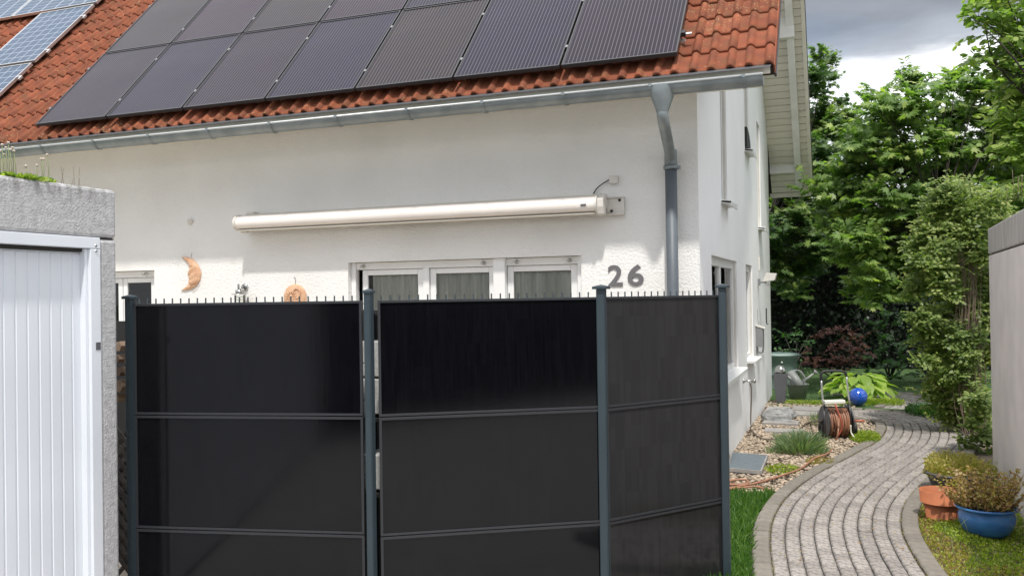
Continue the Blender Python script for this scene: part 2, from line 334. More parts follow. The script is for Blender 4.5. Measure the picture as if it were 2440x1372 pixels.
def sheet(name, pts, z, m, kind='structure'):
    b_ = MB(); b_.add([(x, y, z) for x, y in pts], [tuple(range(len(pts)))]); o = b_.build(name, m); o['kind'] = kind; return o
def catmull(P, n=12):
    P = [Vector(p) for p in P]; P = [P[0]*2-P[1]]+P+[P[-1]*2-P[-2]]; o = []
    for i in range(1, len(P)-2):
        for k in range(n):
            t_ = k/n; a, b_, c, d = P[i-1:i+3]
            o.append(.5*((2*b_)+(c-a)*t_+(2*a-5*b_+4*c-d)*t_*t_+(3*b_-a-3*c+d)*t_**3))
    o.append(P[-2]); return o
# leaves: many flat outlines, one mesh
MAPLE = []
for a_, r_ in ((-90, .10), (-62, .30), (-35, .42), (-12, .36), (8, .78), (24, .46), (40, .50), (58, .92), (74, .50), (90, 1.12)): MAPLE.append((math.cos(R(a_))*r_, math.sin(R(a_))*r_))
MAPLE = MAPLE+[(-x_, y_) for x_, y_ in MAPLE[1:-1]][::-1]
OVAL = [(0, 0), (.26, .25), (.32, .5), (.2, .8), (0, 1), (-.2, .8), (-.32, .5), (-.26, .25)]
SMALL = [(0, 0), (.34, .45), (0, 1), (-.34, .45)]
BLADE = [(-.04, 0), (.04, 0), (0, 1)]
def leaves(name, tmpl, pos, dirs, nrm, size, m, parent=None, rnd=None, bend=.18):
    pos = np.asarray(pos, float); dirs = np.asarray(dirs, float); nrm = np.asarray(nrm, float); n_ = len(pos)
    dirs /= np.linalg.norm(dirs, axis=1)[:, None]+1e-9
    nrm = nrm-(nrm*dirs).sum(1)[:, None]*dirs; nrm /= np.linalg.norm(nrm, axis=1)[:, None]+1e-9
    side = np.cross(dirs, nrm); size = np.broadcast_to(np.asarray(size, float), (n_,))
    T = np.array(tmpl); k = len(T)
    h = -bend*(T[:, 1]**2)-.25*np.abs(T[:, 0])*(1 if k > 4 else 0)
    V = pos[:, None, :]+size[:, None, None]*(T[None, :, 0, None]*side[:, None, :]+T[None, :, 1, None]*dirs[:, None, :]+h[None, :, None]*nrm[:, None, :])
    if parent is not None: V = V-np.array(wo(parent))[None, None, :]
    me = bpy.data.meshes.new(name); me.vertices.add(n_*k); me.vertices.foreach_set('co', V.reshape(-1)); me.loops.add(n_*k)
    me.loops.foreach_set('vertex_index', np.arange(n_*k, dtype=np.int32)); me.polygons.add(n_)
    me.polygons.foreach_set('loop_start', np.arange(0, n_*k, k, dtype=np.int32)); me.polygons.foreach_set('loop_total', np.full(n_, k, dtype=np.int32))
    at = me.attributes.new('rnd', 'FLOAT', 'FACE'); at.data.foreach_set('value', (RNG.random(n_) if rnd is None else np.asarray(rnd)).astype(np.float32))
    me.materials.append(m); me.update(calc_edges=True); me.validate()
    o = bpy.data.objects.new(name, me); COL.objects.link(o)
    if parent is not None: o.parent = parent
    return o

# ================================================================== GROUND
sheet('ground', [(-300, -300), (300, -300), (300, 300), (-300, 300)], -.06, MT['land'])
sheet('yard', [(-14, -40), (12, -40), (12, 4.6), (-14, 4.6)], -.052, MT['asphalt'])
sheet('garden_soil', [(-14, 4.6), (12, 4.6), (12, 14.4), (-14, 14.4)], -.040, MT['soil'])
sheet('lawn', [(-14, 14.1), (14, 14.1), (14, 30), (-14, 30)], -.012, MT['lawn'])

sheet('bounce_terrace', [(-14, 3.9), (-3.8, 3.9), (-2.3, 4.3), (-1.25, 4.95), (-1.22, 7.78), (-14, 7.78)], -.034, MT['bounce_terrace'])  # added pale paving behind the fence, bounces sunlight onto the shaded facade

# ---- curved path: centre line, then pavers lane by lane
CPTS = [(.30, 3.6), (.17, 4.4), (.075, 5.1), (.005, 5.75), (-.065, 6.4), (-.095, 7.1), (-.03, 7.9), (.17, 8.85), (.47, 9.9), (.76, 10.95), (.90, 11.9), (.92, 12.6)]
CL = catmull([(x_, y_, 0) for x_, y_ in CPTS], 14)
for a_ in range(6, 91, 6): CL.append(Vector((.05+.87*math.cos(R(a_)), 12.6+.87*math.sin(R(a_)), 0)))
for x_ in (-.02, -.12, -.22, -.32): CL.append(Vector((x_, 13.47, 0)))
def frame_line(CLn):
    cum = [0.]
    for i in range(1, len(CLn)): cum.append(cum[-1]+(CLn[i]-CLn[i-1]).length)
    def at(s_):
        s_ = max(0, min(cum[-1]-1e-6, s_)); i = max(j for j in range(len(cum)-1) if cum[j] <= s_)
        t_ = (s_-cum[i])/(cum[i+1]-cum[i]); p = CLn[i].lerp(CLn[i+1], t_)
        d0 = (CLn[min(i+1, len(CLn)-1)]-CLn[max(i-1, 0)]).normalized(); d1 = (CLn[min(i+2, len(CLn)-1)]-CLn[i]).normalized()
        d = d0.lerp(d1, t_).normalized(); return p, Vector((d.y, -d.x, 0))
    return at, cum[-1]
path = thing('garden_path', 'winding path of narrow weathered grey pavers curving through the garden', 'path', (0, 8, 0))
path['kind'] = 'structure'; del path['category']
def strip(at, L, o0, o1, z, name, m, parent, n_=140):
    b_ = MB(); vs = []
    for i in range(n_+1):
        p, nn = at(L*i/n_); vs += [p+nn*o0+Vector((0, 0, z)), p+nn*o1+Vector((0, 0, z))]
    b_.add(vs, [(2*i, 2*i+1, 2*i+3, 2*i+2) for i in range(n_)]); return b_.build(name, m, parent)
HW, NL = .455, 9
def paver_geo(at, s0, s1, o0, o1, g=.0042, h=.05, z=0.):
    c = .009; z += random.uniform(-.004, .004); zt = [z+random.uniform(-.0012, .0012) for _ in range(4)]
    ring = lambda inset, dz: [at(sa)[0]+at(sa)[1]*oa for sa, oa in ((s0+g*2.2+inset, o0+g+inset), (s0+g*2.2+inset, o1-g-inset), (s1-g*2.2-inset, o1-g-inset), (s1-g*2.2-inset, o0+g+inset))]
    a_ = [p+Vector((random.uniform(-.0015, .0015), random.uniform(-.002, .002), -h)) for p in ring(0, 0)]
    b_ = [Vector((p.x, p.y, z-.010)) for p in a_]; c_ = [Vector((p.x, p.y, zt[i])) for i, p in enumerate(ring(c, 0))]
    v = a_+b_+c_
    f = [(8, 9, 10, 11)]+[(i, (i+1) % 4, 4+(i+1) % 4, 4+i) for i in range(4)]+[(4+i, 4+(i+1) % 4, 8+(i+1) % 4, 8+i) for i in range(4)]
    return v, f
def lay(CLn, sfrom, kerbs=(1, 1), parts=True, flip=False):
    at, L = frame_line(CLn); strip(at, L, -HW-.13, HW+.13, -.018, 'joint_bed', MT['sand'], path)
    allp = []
    lw = 2*HW/NL
    for k in range(NL):
        s_ = sfrom-random.random()*.2; o0 = -HW+k*lw
        while s_ < L:
            ln = random.choice((.13, .17, .20, .20, .23)); v, f = paver_geo(at, max(0, s_), min(L, s_+ln), o0, o0+lw)
            if min(L, s_+ln)-max(0, s_) > .03: allp.append(((v[8]+v[10])/2, v, f))
            s_ += ln
    kl = []
    for sgn, on in ((-1, kerbs[0]), (1, kerbs[1])):
        if not on: continue
        s_ = sfrom
        while s_ < L:
            ln = random.choice((.20, .24, .24, .28)); a_, b_ = (-HW-.125, -HW) if sgn < 0 else (HW, HW+.125)
            v, f = paver_geo(at, s_, min(L, s_+ln), a_, b_, z=.012); s_ += ln
            kl.append(((v[8]+v[10])/2, v, f))
    return allp, kl
A1, K1 = lay(CL, .6)
CL2 = catmull([(.93, 14.16, 0), (1.02, 14.6, 0), (.95, 15.2, 0), (.62, 15.85, 0), (.1, 16.3, 0)], 10)
A2, K2 = lay(CL2, 0.)
def inview(p):
    d = np.array(p)-np.array([0, 0, EYE]); z = d@_F
    if z < .1: return False
    x = 1220+FPX*(d@_R)/z; y = 686-FPX*(d@_U)/z
    return 1700 < x < 2460 and y < 1400
vis = sorted([q for q in A1+A2 if inview(q[0])], key=lambda q: q[0].y)
def emit(lst, name, m, cap):
    for c, v, f in lst[:cap]:
        b_ = MB(); b_.add(v, f); o = b_.build(name, m, path)
        me = o.data; off = Vector(c)-wo(path)
        me.transform(Matrix.Translation(-off)); o.location = off
    if lst[cap:]:
        b_ = MB()
        for c, v, f in lst[cap:]: b_.add(v, f)
        b_.build('far_'+name+'s' if name != 'kerb_stone' else 'far_kerb_stones', m, path)['kind'] = 'stuff'
emit(vis, 'paver', MT['paver'], 298)
b_ = MB()
for q in A1+A2:
    if not inview(q[0]): b_.add(q[1], q[2])
b_.build('near_pavers', MT['paver'], path)['kind'] = 'stuff'
emit(sorted(K1+K2, key=lambda q: q[0].y), 'kerb_stone', MT['kerb'], 200)
# slabs between path and house
for i, (x0, x1, y0, y1) in enumerate(((-.72, -.40, 13.05, 13.42), (-1.13, -.75, 13.0, 13.40), (-.76, -.36, 13.46, 13.9), (-1.13, -.80, 13.44, 13.86), (-.98, -.50, 11.35, 11.62), (-1.05, -.6, 12.05, 12.3))):
    b_ = MB(); b_.box(x0, x1, y0, y1, -.03, .02+.006*(i % 3)); o = b_.build('stone_slab', MT['slab'], None, bevel=.008)
    tag(o, ('grey stone slab beside the path end, nearest the bed', 'grey stone slab against the house wall before the planter', 'far grey slab touching the paved path',
            'far grey slab against the house wall', 'flat slab sunk in the gravel behind the lavender', 'flat slab in the gravel below the boulders')[i], 'stone slab', 'stone slabs between the house and the path')

# ---- gravel bed
at1, L1 = frame_line(CL)
edgeL = [at1(L1*i/80)[0]-at1(L1*i/80)[1]*(HW+.13) for i in range(81)]
edgeR = [at1(L1*i/80)[0]+at1(L1*i/80)[1]*(HW+.13) for i in range(81)]
def xleft(y): 
    return min((abs(p.y-y), p.x) for p in edgeL if p.y < 12.9)[1]
def xright(y): return min((abs(p.y-y), p.x) for p in edgeR if p.y < 12.9)[1]
ico_v = []; ph = (1+5**.5)/2
for a_, b2 in ((1, ph), (-1, ph), (1, -ph), (-1, -ph)): ico_v += [(0, a_, b2), (a_, b2, 0), (b2, 0, a_)]
ico_v = np.array(ico_v)/math.sqrt(1+ph*ph)
import itertools
_f = []
for i, j, k in itertools.combinations(range(12), 3):
    dd = [np.linalg.norm(ico_v[i]-ico_v[j]), np.linalg.norm(ico_v[j]-ico_v[k]), np.linalg.norm(ico_v[i]-ico_v[k])]
    if max(dd) < 1.06:
        nn = np.cross(ico_v[j]-ico_v[i], ico_v[k]-ico_v[i]); _f.append((i, j, k) if nn@(ico_v[i]) > 0 else (i, k, j))
ico_f = np.array(_f)
def stones(name, pts, smin, smax, m, parent=None):
    n_ = len(pts); s_ = RNG.uniform(smin, smax, n_); th = RNG.uniform(0, 6.28, n_)
    V = ico_v[None]*(1+RNG.uniform(-.18, .18, (n_, 12, 1))); V = V*np.stack([s_, s_*RNG.uniform(.55, .9, n_), s_*RNG.uniform(.35, .65, n_)], 1)[:, None, :]
    x = V[:, :, 0]*np.cos(th)[:, None]-V[:, :, 1]*np.sin(th)[:, None]; y = V[:, :, 0]*np.sin(th)[:, None]+V[:, :, 1]*np.cos(th)[:, None]
    V = np.stack([x, y, V[:, :, 2]], 2)+np.array(pts)[:, None, :]
    F_ = (ico_f[None]+12*np.arange(n_)[:, None, None]).reshape(-1, 3)
    me = bpy.data.meshes.new(name); me.vertices.add(n_*12); me.vertices.foreach_set('co', V.reshape(-1)); me.loops.add(len(F_)*3); me.loops.foreach_set('vertex_index', F_.reshape(-1).astype(np.int32))
    me.polygons.add(len(F_)); me.polygons.foreach_set('loop_start', np.arange(0, len(F_)*3, 3, dtype=np.int32)); me.polygons.foreach_set('loop_total', np.full(len(F_), 3, dtype=np.int32))
    me.polygons.foreach_set('use_smooth', np.ones(len(F_), dtype=bool))
    me.materials.append(m); me.update(calc_edges=True); o = bpy.data.objects.new(name, me); COL.objects.link(o); return o
gp = []
while len(gp) < 9000:
    y = random.uniform(7.7, 14.9); x = random.uniform(-1.19, 1.0)
    if y < 7.95+.25*(x+1.19)+random.uniform(-.15, .1): continue
    if y < 13.0:
        if x > xleft(y) and not (x < .35 and y > 12.9): continue
        if y > 12.4 and x > .30: continue
        if y < 7.9 and x > -.7: continue
    else:
        if x > .1 or y < 13.95: continue
    gp.append((x, y, random.uniform(-.034, -.004)))
tag(stones('gravel', gp, .011, .032, MT['gravel']), 'cream and brown gravel strewn between the house wall and the path', 'gravel', kind='stuff')
gp = [(random.uniform(.9, 1.25), random.uniform(5.5, 9), random.uniform(-.03, 0)) for _ in range(900)]
tag(stones('wall_gravel', gp, .008, .02, MT['gravel']), 'fine gravel strip at the foot of the right garage wall', 'gravel', kind='stuff')

# ================================================================== HOUSE
CX, CY, BY, EZ = -1.19, 7.8, 15.55, 3.52
PA = R(46.5); TA = math.tan(PA); RY = 11.84
LX = -15.0
house = thing('house', 'white rendered house with red tiled roof and the number 26', 'house', (CX, CY, 0))
def roof_z(y): return 3.56-.13+TA*(min(y, 2*RY-y)-CY+.5)
def wall_holes(u0, u1, top, holes, fn, name, m, depth, brk=()):
    """wall face in (u,z); holes (u0,u1,z0,z1) with reveals going in by depth; fn(u,z,d)->point"""
    us = sorted(set([u0, u1]+[h[0] for h in holes]+[h[1] for h in holes]+list(brk))); b_ = MB()
    for a_, c in zip(us[:-1], us[1:]):
        hs = sorted([h for h in holes if h[0] <= a_+1e-6 and h[1] >= c-1e-6], key=lambda h: h[2]); z = 0.-.06
        for h in hs:
            b_.add([fn(a_, z, 0), fn(c, z, 0), fn(c, h[2], 0), fn(a_, h[2], 0)], [(0, 1, 2, 3)]); z = h[3]
        b_.add([fn(a_, z, 0), fn(c, z, 0), fn(c, top(c), 0), fn(a_, top(a_), 0)], [(0, 1, 2, 3)])
    for h in holes:
        a_, c, z0, z1 = h
        for p, q in (((a_, z0), (a_, z1)), ((c, z0), (c, z1)), ((a_, z0), (c, z0)), ((a_, z1), (c, z1))):
            b_.add([fn(*p, 0), fn(*q, 0), fn(*q, depth), fn(*p, depth)], [(0, 1, 2, 3)])
    return b_.build(name, m, house)
FW = [(-4.745, -2.27, .06, 2.115), (-8.35, -7.25, .9, 2.10)]
wall_holes(LX, CX, lambda u: EZ+.06, FW, lambda u, z, d: (u, CY+d, z), 'front_wall', MT['stucco'], .13)
GW = [(8.54, 10.62, .86, 2.115), (11.64, 12.46, .86, 2.115), (9.36, 9.86, 2.70, 4.35), (11.78, 12.30, 3.60, 5.30), (13.50, 14.0, 2.70, 4.3)]
wall_holes(CY, BY, roof_z, GW, lambda u, z, d: (CX-d, u, z), 'gable_wall', MT['stucco_side'], .09, brk=(RY,))
b_ = MB(); b_.add([(LX, BY, 0), (CX, BY, 0), (CX, BY, EZ), (LX, BY, EZ)], [(0, 1, 2, 3)]); b_.add([(LX, CY, -.06), (LX, BY, -.06), (LX, BY, EZ), (LX, RY, roof_z(RY)), (LX, CY, EZ)], [(0, 1, 2, 3, 4)])
b_.build('rear_wall', MT['stucco_side'], house)
# house windows
def curtain_sheet(b_, x0, x1, y, z0, z1, amp=.018, per=.085):
    n_ = max(8, int((x1-x0)/.008)); vs = []
    for i in range(n_+1):
        x = x0+(x1-x0)*i/n_; w = math.sin(x*2*math.pi/per+1.3*math.sin(x*9))*amp
        vs += [(x, y+w, z0), (x, y+w*.8, z1)]
    b_.add(vs, [(2*i, 2*i+1, 2*i+3, 2*i+2) for i in range(n_)], True)
def front_window(x0, x1, z0, z1, panes, label, rail=.075, ftop=2.03):
    w = MB(); y0 = CY+.055
    # fixed frame: jambs, head (roller shutter slot)
    w.box(x0+.002, x0+.055, y0, CY+.13, z0, z1-.002); w.box(x1-.055, x1-.002, y0, CY+.13, z0, z1-.002)
    w.box(x0+.055, x1-.055, y0+.015, CY+.13, z1-rail, z1-.004)
    win = w.build('window', MT['white'], house, bevel=.004); tag(win, label)
    sz = z1-rail
    for k, (a_, c) in enumerate(panes):
        g = MB(); g.box(a_, a_+.062, y0+.035, CY+.12, z0, sz-.004); g.box(c-.062, c, y0+.035, CY+.12, z0, sz-.004); g.box(a_+.062, c-.062, y0+.035, CY+.12, sz-.058, sz-.004); g.box(a_+.062, c-.062, y0+.035, CY+.12, z0, z0+.1)
        g.build('frame', MT['white'], win, bevel=.005)
        g = MB(); g.box(a_+.062, c-.062, CY+.105, CY+.11, z0+.1, sz-.058); g.build('pane', MT['glass'], win)
        g = MB(); curtain_sheet(g, a_+.03 if k else a_+.10, c-.03, CY+.142, z0, sz, .015); g.build('curtain', MT['curtain'], win)
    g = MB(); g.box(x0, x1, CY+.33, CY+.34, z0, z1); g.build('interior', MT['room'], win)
    for a_, c in panes[::1]:
        pass
    return win
w1 = front_window(-4.745, -2.27, .06, 2.115, [(-4.63, -3.935), (-3.86, -3.165), (-3.035, -2.335)], 'wide glazed door with three sashes')
g = MB(); g.box(-3.160, -3.040, CY+.03, CY+.12, .06, 2.113); g.box(-3.93, -3.865, CY+.07, CY+.12, .06, 2.04); g.build('mullion', MT['white'], w1, bevel=.004)
for X in (-4.60, -3.27, -2.93, -2.40):
    g = MB(); g.lathe([(0, -.055), (.011, -.055), (.013, -.04), (.013, 0), (.02, .0), (.02, .02)], (X, CY+.06, 2.073), 12, 'y'); g.build('shutter_stop', MT['chrome'], w1)
w2 = front_window(-8.35, -7.25, .9, 2.10, [(-8.28, -7.80), (-7.79, -7.32)], 'small window half hidden behind the garage corner')
g = MB(); g.lathe([(0, -.055), (.011, -.055), (.013, -.04), (.013, 0), (.02, .0), (.02, .02)], (-7.42, CY+.06, 2.06), 12, 'y'); g.build('shutter_stop', MT['chrome'], w2)
# gable windows
def gable_window(y0, y1, z0, z1, label, sill=True, split=None, shutter=False):
    xw = CX-.09; w = MB()
    w.box(xw, xw+.05, y0+.002, y0+.06, z0, z1); w.box(xw, xw+.05, y1-.06, y1-.002, z0, z1); w.box(xw, xw+.05, y0+.06, y1-.06, z1-.09, z1-.002); w.box(xw, xw+.05, y0+.06, y1-.06, z0, z0+.07)
    if split: w.box(xw, xw+.045, split-.05, split+.05, z0+.07, z1-.09)
    win = w.build('window', MT['white'], house, bevel=.004); tag(win, label)
    g = MB(); g.box(xw+.015, xw+.02, y0+.06, y1-.06, z0+.07, z1-.09); g.build('pane', MT['glass'], win)
    g = MB(); g.box(xw-.12, xw-.11, y0, y1, z0, z1); g.build('interior', MT['curtain'], win)
    g = MB(); g.bar((CX-.03, y0+.02, z0), (CX-.03, y0+.02, z1), .03, .035); g.build('shutter_rail', MT['cream_flat'], win); g = MB(); g.bar((CX-.03, y1-.02, z0), (CX-.03, y1-.02, z1), .03, .035); g.build('shutter_rail', MT['cream_flat'], win)
    if sill:
        g = MB(); g.obox((CX-.02, (y0+y1)/2, z0+.004), (1, 0, -.12), (0, 1, 0), (.12, 0, 1), .125, (y1-y0)/2+.03, .012)
        g.box(CX+.09, CX+.104, y0-.03, y1+.03, z0-.045, z0-.004)
        for yy in (y0-.03, y1+.015): g.box(CX+.0, CX+.104, yy, yy+.015, z0-.02, z0+.012)
        g.build('sill', MT['white'], win, bevel=.003)
    return win
gable_window(8.54, 10.62, .86, 2.115, 'largest side window near the fence', split=9.5)
gable_window(11.64, 12.46, .86, 2.115, 'narrow ground floor side window')
gable_window(9.36, 9.86, 2.70, 4.35, 'upper side window nearest the corner')
wn = gable_window(11.78, 12.30, 3.60, 5.30, 'highest side window')
gable_window(13.50, 14.0, 2.70, 4.3, 'upper side window nearest the back')
g = MB()
arc = [(11.80, 3.65)]+[(11.80+.46*math.sin(R(a_)), 3.65+.26*math.cos(R(a_))) for a_ in range(0, 91, 15)]
g.prism(arc, lambda a_, c, d: (CX+d, a_, c-.0), -.02, .03); g.build('grille', MT['rubber'], wn)

# ---- roof
roofo = MB(); OV = .5; ey = CY-OV; ez = 3.56; VX = -.5
ridge_z = ez+TA*(RY-ey); fy = 2*RY-ey
def rp(x, v, off=0.): return Vector((x, ey+v*math.cos(PA)-off*math.sin(PA), ez+v*math.sin(PA)+off*math.cos(PA)))
SL = (RY-ey)/math.cos(PA)
th = .09
def rpf(x, v, off=0.): p = rp(x, v, off); return Vector((p.x, 2*RY-p.y, p.z))
for f_ in (rp, rpf):
    v = [f_(x, s_, o_) for x in (LX-.3, VX) for s_ in (0, SL) for o_ in (0., -th)]
    roofo.add(v, [(0, 2, 6, 4), (1, 5, 7, 3), (0, 4, 5, 1), (4, 6, 7, 5), (0, 1, 3, 2)])
roof = roofo.build('roof', MT['dark_gap'], house)
# one clay tile: two rolls, overlapping the course below
TW, TE = .300, .275
def tile_mesh(seed):
    rr = random.Random(seed); prof = []; n_ = 28
    for i in range(n_+1):
        u = i/n_; x = u*TW*1.02; ph_ = (u*2) % 1.0
        dd_ = abs(ph_-.74)/.215; h = .036*math.sqrt(max(0, 1-dd_*dd_)) if dd_ < 1 else 0.; h += .004*(ph_ < .06)
        prof.append((x, h))
    L = TE+.06; vs = []
    for (x, h) in prof:
        vs += [(x, 0, h+.024), (x, .006, h+.030), (x, L, h+.004), (x, 0, h+.004)]
    fs = []
    for i in range(n_):
        a_, c = 4*i, 4*(i+1); fs += [(a_, c, c+1, a_+1), (a_+1, c+1, c+2, a_+2), (a_+3, c+3, c, a_)]
    fs += [(0, 1, 2, 3), (4*n_+3, 4*n_+2, 4*n_+1, 4*n_)]
    me = bpy.data.meshes.new('roof_tile'); me.from_pydata(vs, [], fs)
    me.polygons.foreach_set('use_smooth', [k % 3 == 1 for k in range(len(fs))]); me.materials.append(MT['tile']); return me
tmesh = [tile_mesh(k) for k in range(1)]
PB, PT, PW, PH = .105, 1.60, 1.00, 1.43      # lower panel row bottom/top along the slope
PX0 = -1.265
ROT = Matrix.Rotation(PA, 4, 'X')
cand = []
ncol = 50; nrow = 22
for r_ in range(nrow):
    for c in range(ncol):
        x = VX-.005-TW*(c+1); v_ = r_*TE-.02; p = rp(x, v_, 0)
        d = np.array(p+Vector((TW/2, .1, .1)))-np.array([0, 0, EYE]); z = d@_F; px = 1220+FPX*(d@_R)/z; py = 686-FPX*(d@_U)/z
        covered = (v_+TE > PB+.25 and PX0-7*1.0225 < x and x+TW < PX0+.1)
        cand.append((px > -40 and py > -60 and not covered, x, v_, p, z))
show = sorted([q for q in cand if q[0]], key=lambda q: q[4])
rest = [q for q in cand if not q[0]]+show[298:]
for q in show[:298]:
    o = place('roof_tile', tmesh[0], roof, q[3]+Vector((0, 0, random.uniform(-.003, .003))), (PA+random.uniform(-.008, .008), 0, random.uniform(-.006, .006)))
b_ = MB(); tv = [Vector(v.co) for v in tmesh[0].vertices]; tf = [tuple(p.vertices) for p in tmesh[0].polygons]; ts = [p.use_smooth for p in tmesh[0].polygons]
for q in rest:
    o_ = len(b_.v); b_.v += [tuple(ROT @ w+q[3]) for w in tv]; b_.f += [tuple(i+o_ for i in f) for f in tf]; b_.sm += ts
b_.build('covered_roof_tiles', MT['tile'], roof)['kind'] = 'stuff'
# verge tiles' dropped edge, near and far slope
for f_ in (rp, rpf):
    b_ = MB(); b_.bar(f_(VX+.004, -.02, -.02), f_(VX+.004, SL, -.02), .010, .075); b_.build('verge_edge', MT['tile'], roof)
b_ = MB()
b_.bar(rpf(VX+.008, -.02, -.09), rpf(VX+.008, SL, -.09), .018, .03); b_.bar(rp(VX+.008, -.02, -.08), rp(VX+.008, SL, -.08), .018, .03)
b_.build('verge_flashing', MT['black_frame'], roof)
# soffit of the far slope: single boards, purlins, flying rafter, verge board
k = 0; v_ = .03
while v_ < SL-.1:
    b_ = MB(); bw = .128
    c = rpf((CX+VX)/2, v_+bw/2, -th-.012)
    up = rpf(0, 1, 0)-rpf(0, 0, 0); nrm_ = up.cross(Vector((1, 0, 0)))
    b_.obox((0, 0, 0), (1, 0, 0), up, nrm_, (VX-CX)/2-.002, bw/2-.005, .008)
    if k == 0: bd = b_.build('soffit_board', MT['soffit'], None); bmesh_ = bd.data; bd.parent = roof; bd.location = c-wo(roof)
    else: place('soffit_board', bmesh_, roof, c)
    k += 1; v_ += bw
def farv(y): return (fy-y)/math.cos(PA)
b_ = MB(); b_.bar(rpf(-.72, .12, -th-.07), rpf(-.72, SL-.1, -th-.07), .11, .09); b_.build('flying_rafter', MT['white_paint'], roof, bevel=.004)
b_ = MB(); b_.bar(rpf(-.522, -.01, -th-.03), rpf(-.522, SL, -th-.03), .055, .065); b_.build('verge_board', MT['soffit'], roof, bevel=.003)
b_ = MB(); b_.obox(rpf((CX-.52)/2-.02, -.012, -th-.005), (1, 0, 0), (0, 0, 1), (0, 1, 0), (VX-CX)/2, .06, .012); b_.build('eave_board', MT['soffit'], roof)
for yy, hh, xe in ((15.93, .10, -.645), (14.04, .27, -.655), (RY+.06, .2, -.655)):
    p = rpf(0, farv(yy), -th-.02)
    b_ = MB(); b_.box(CX, xe, yy-.055, yy+.055, p.z-hh-.06, p.z-.02); b_.build('purlin', MT['white_paint'], roof, bevel=.005)
# near eave: fascia, soffit and lead-in flashing
b_ = MB(); b_.box(LX, VX-.03, ey-.012, ey+.012, EZ-.02, ez-.01); b_.box(LX, VX-.14, ey+.012, CY, EZ-.015, EZ-.0); b_.build('eave_soffit', MT['soffit'], roof)
b_ = MB(); b_.add([rp(LX, .02, .012), rp(VX-.02, .02, .012), (VX-.02, ey-.09, ez-.03), (LX, ey-.09, ez-.03)], [(0, 1, 2, 3)]); b_.build('eave_flashing', MT['flash'], roof)
# gutter
gy, gz, gr = 7.205, 3.455, .075
gut = MB(); n_ = 14
ring = [(gy-gr*math.cos(math.pi*i/n_), gz-gr*math.sin(math.pi*i/n_)) for i in range(n_+1)]
GX1 = -.575
gut.add([(X, y, z) for X in (LX, GX1) for y, z in ring], [(i, i+1, n_+2+i, n_+1+i) for i in range(n_)], True)
gut.add([(GX1, y, z) for y, z in ring], [tuple(range(n_+1))])
gutter = gut.build('gutter', MT['zinc'], house)
b_ = MB(); b_.tube([(LX, gy-gr-.004, gz+.004), (GX1+.002, gy-gr-.004, gz+.004)], .011, 8); b_.build('gutter_rim', MT['zinc_rim'], gutter)
x = -.72
while x > -12:
    b_ = MB(); pts = [(x, gy-(gr+.006)*math.cos(math.pi*i/10), gz-(gr+.006)*math.sin(math.pi*i/10)) for i in range(11)]
    for p, q in zip(pts[:-1], pts[1:]): b_.bar(p, q, .028, .004, (1, 0, 0)) if False else b_.add([Vector(p)+Vector((-.014, 0, 0)), Vector(p)+Vector((.014, 0, 0)), Vector(q)+Vector((.014, 0, 0)), Vector(q)+Vector((-.014, 0, 0))], [(0, 1, 2, 3)])
    b_.box(x-.014, x+.014, gy-gr-.02, gy-gr-.006, gz-.012, gz+.012)
    b_.build('gutter_bracket', MT['zinc'], gutter)
    b_ = MB(); b_.box(x+.02, x+.09, ey+.05, ey+.16, EZ-.075, EZ-.017); b_.build('rafter_end', MT['white_paint'], roof, bevel=.004)
    x -= .745
# downpipe
DX = at_y(1601, 550, 7.70).x; FX = at_y(1578, 240, 7.205).x
dp = MB(); dp.lathe([(.050, -.19), (.052, -.18), (.098, -.055), (.105, 0), (.105, .02)], (FX, gy, gz-.02), 20)
dpo = dp.build('downpipe', MT['zinc'], house)
b_ = MB(); pts = catmull([(FX, gy, gz-.19), (FX, gy+.01, gz-.25), (FX, gy+.10, gz-.335), (DX+.01, 7.58, gz-.46), (DX, 7.69, gz-.535), (DX, 7.70, gz-.62)], 7)
b_.tube(pts, .048, 18); b_.build('bend', MT['zinc'], dpo)
zt_ = at_y(1601, 400, 7.70).z
b_ = MB(); b_.tube([(DX, 7.70, zt_+.02), (DX, 7.70, -.05)], .052, 20); b_.build('pipe', MT['pipe_grey'], dpo)
b_ = MB(); b_.lathe([(.052, -.015), (.066, -.015), (.066, .015), (.052, .015)], (DX, 7.70, zt_), 20); b_.box(DX+.06, DX+.085, 7.69, 7.71, zt_-.015, zt_+.015); b_.box(DX-.01, DX+.01, 7.75, CY, zt_-.01, zt_+.01); b_.build('pipe_clamp', MT['zinc'], dpo)
b_ = MB(); b_.lathe([(.05, -.05), (.056, -.045), (.056, .09), (.05, .1)], (DX, 7.70, zt_+.06), 20); b_.build('sleeve', MT['zinc'], dpo)

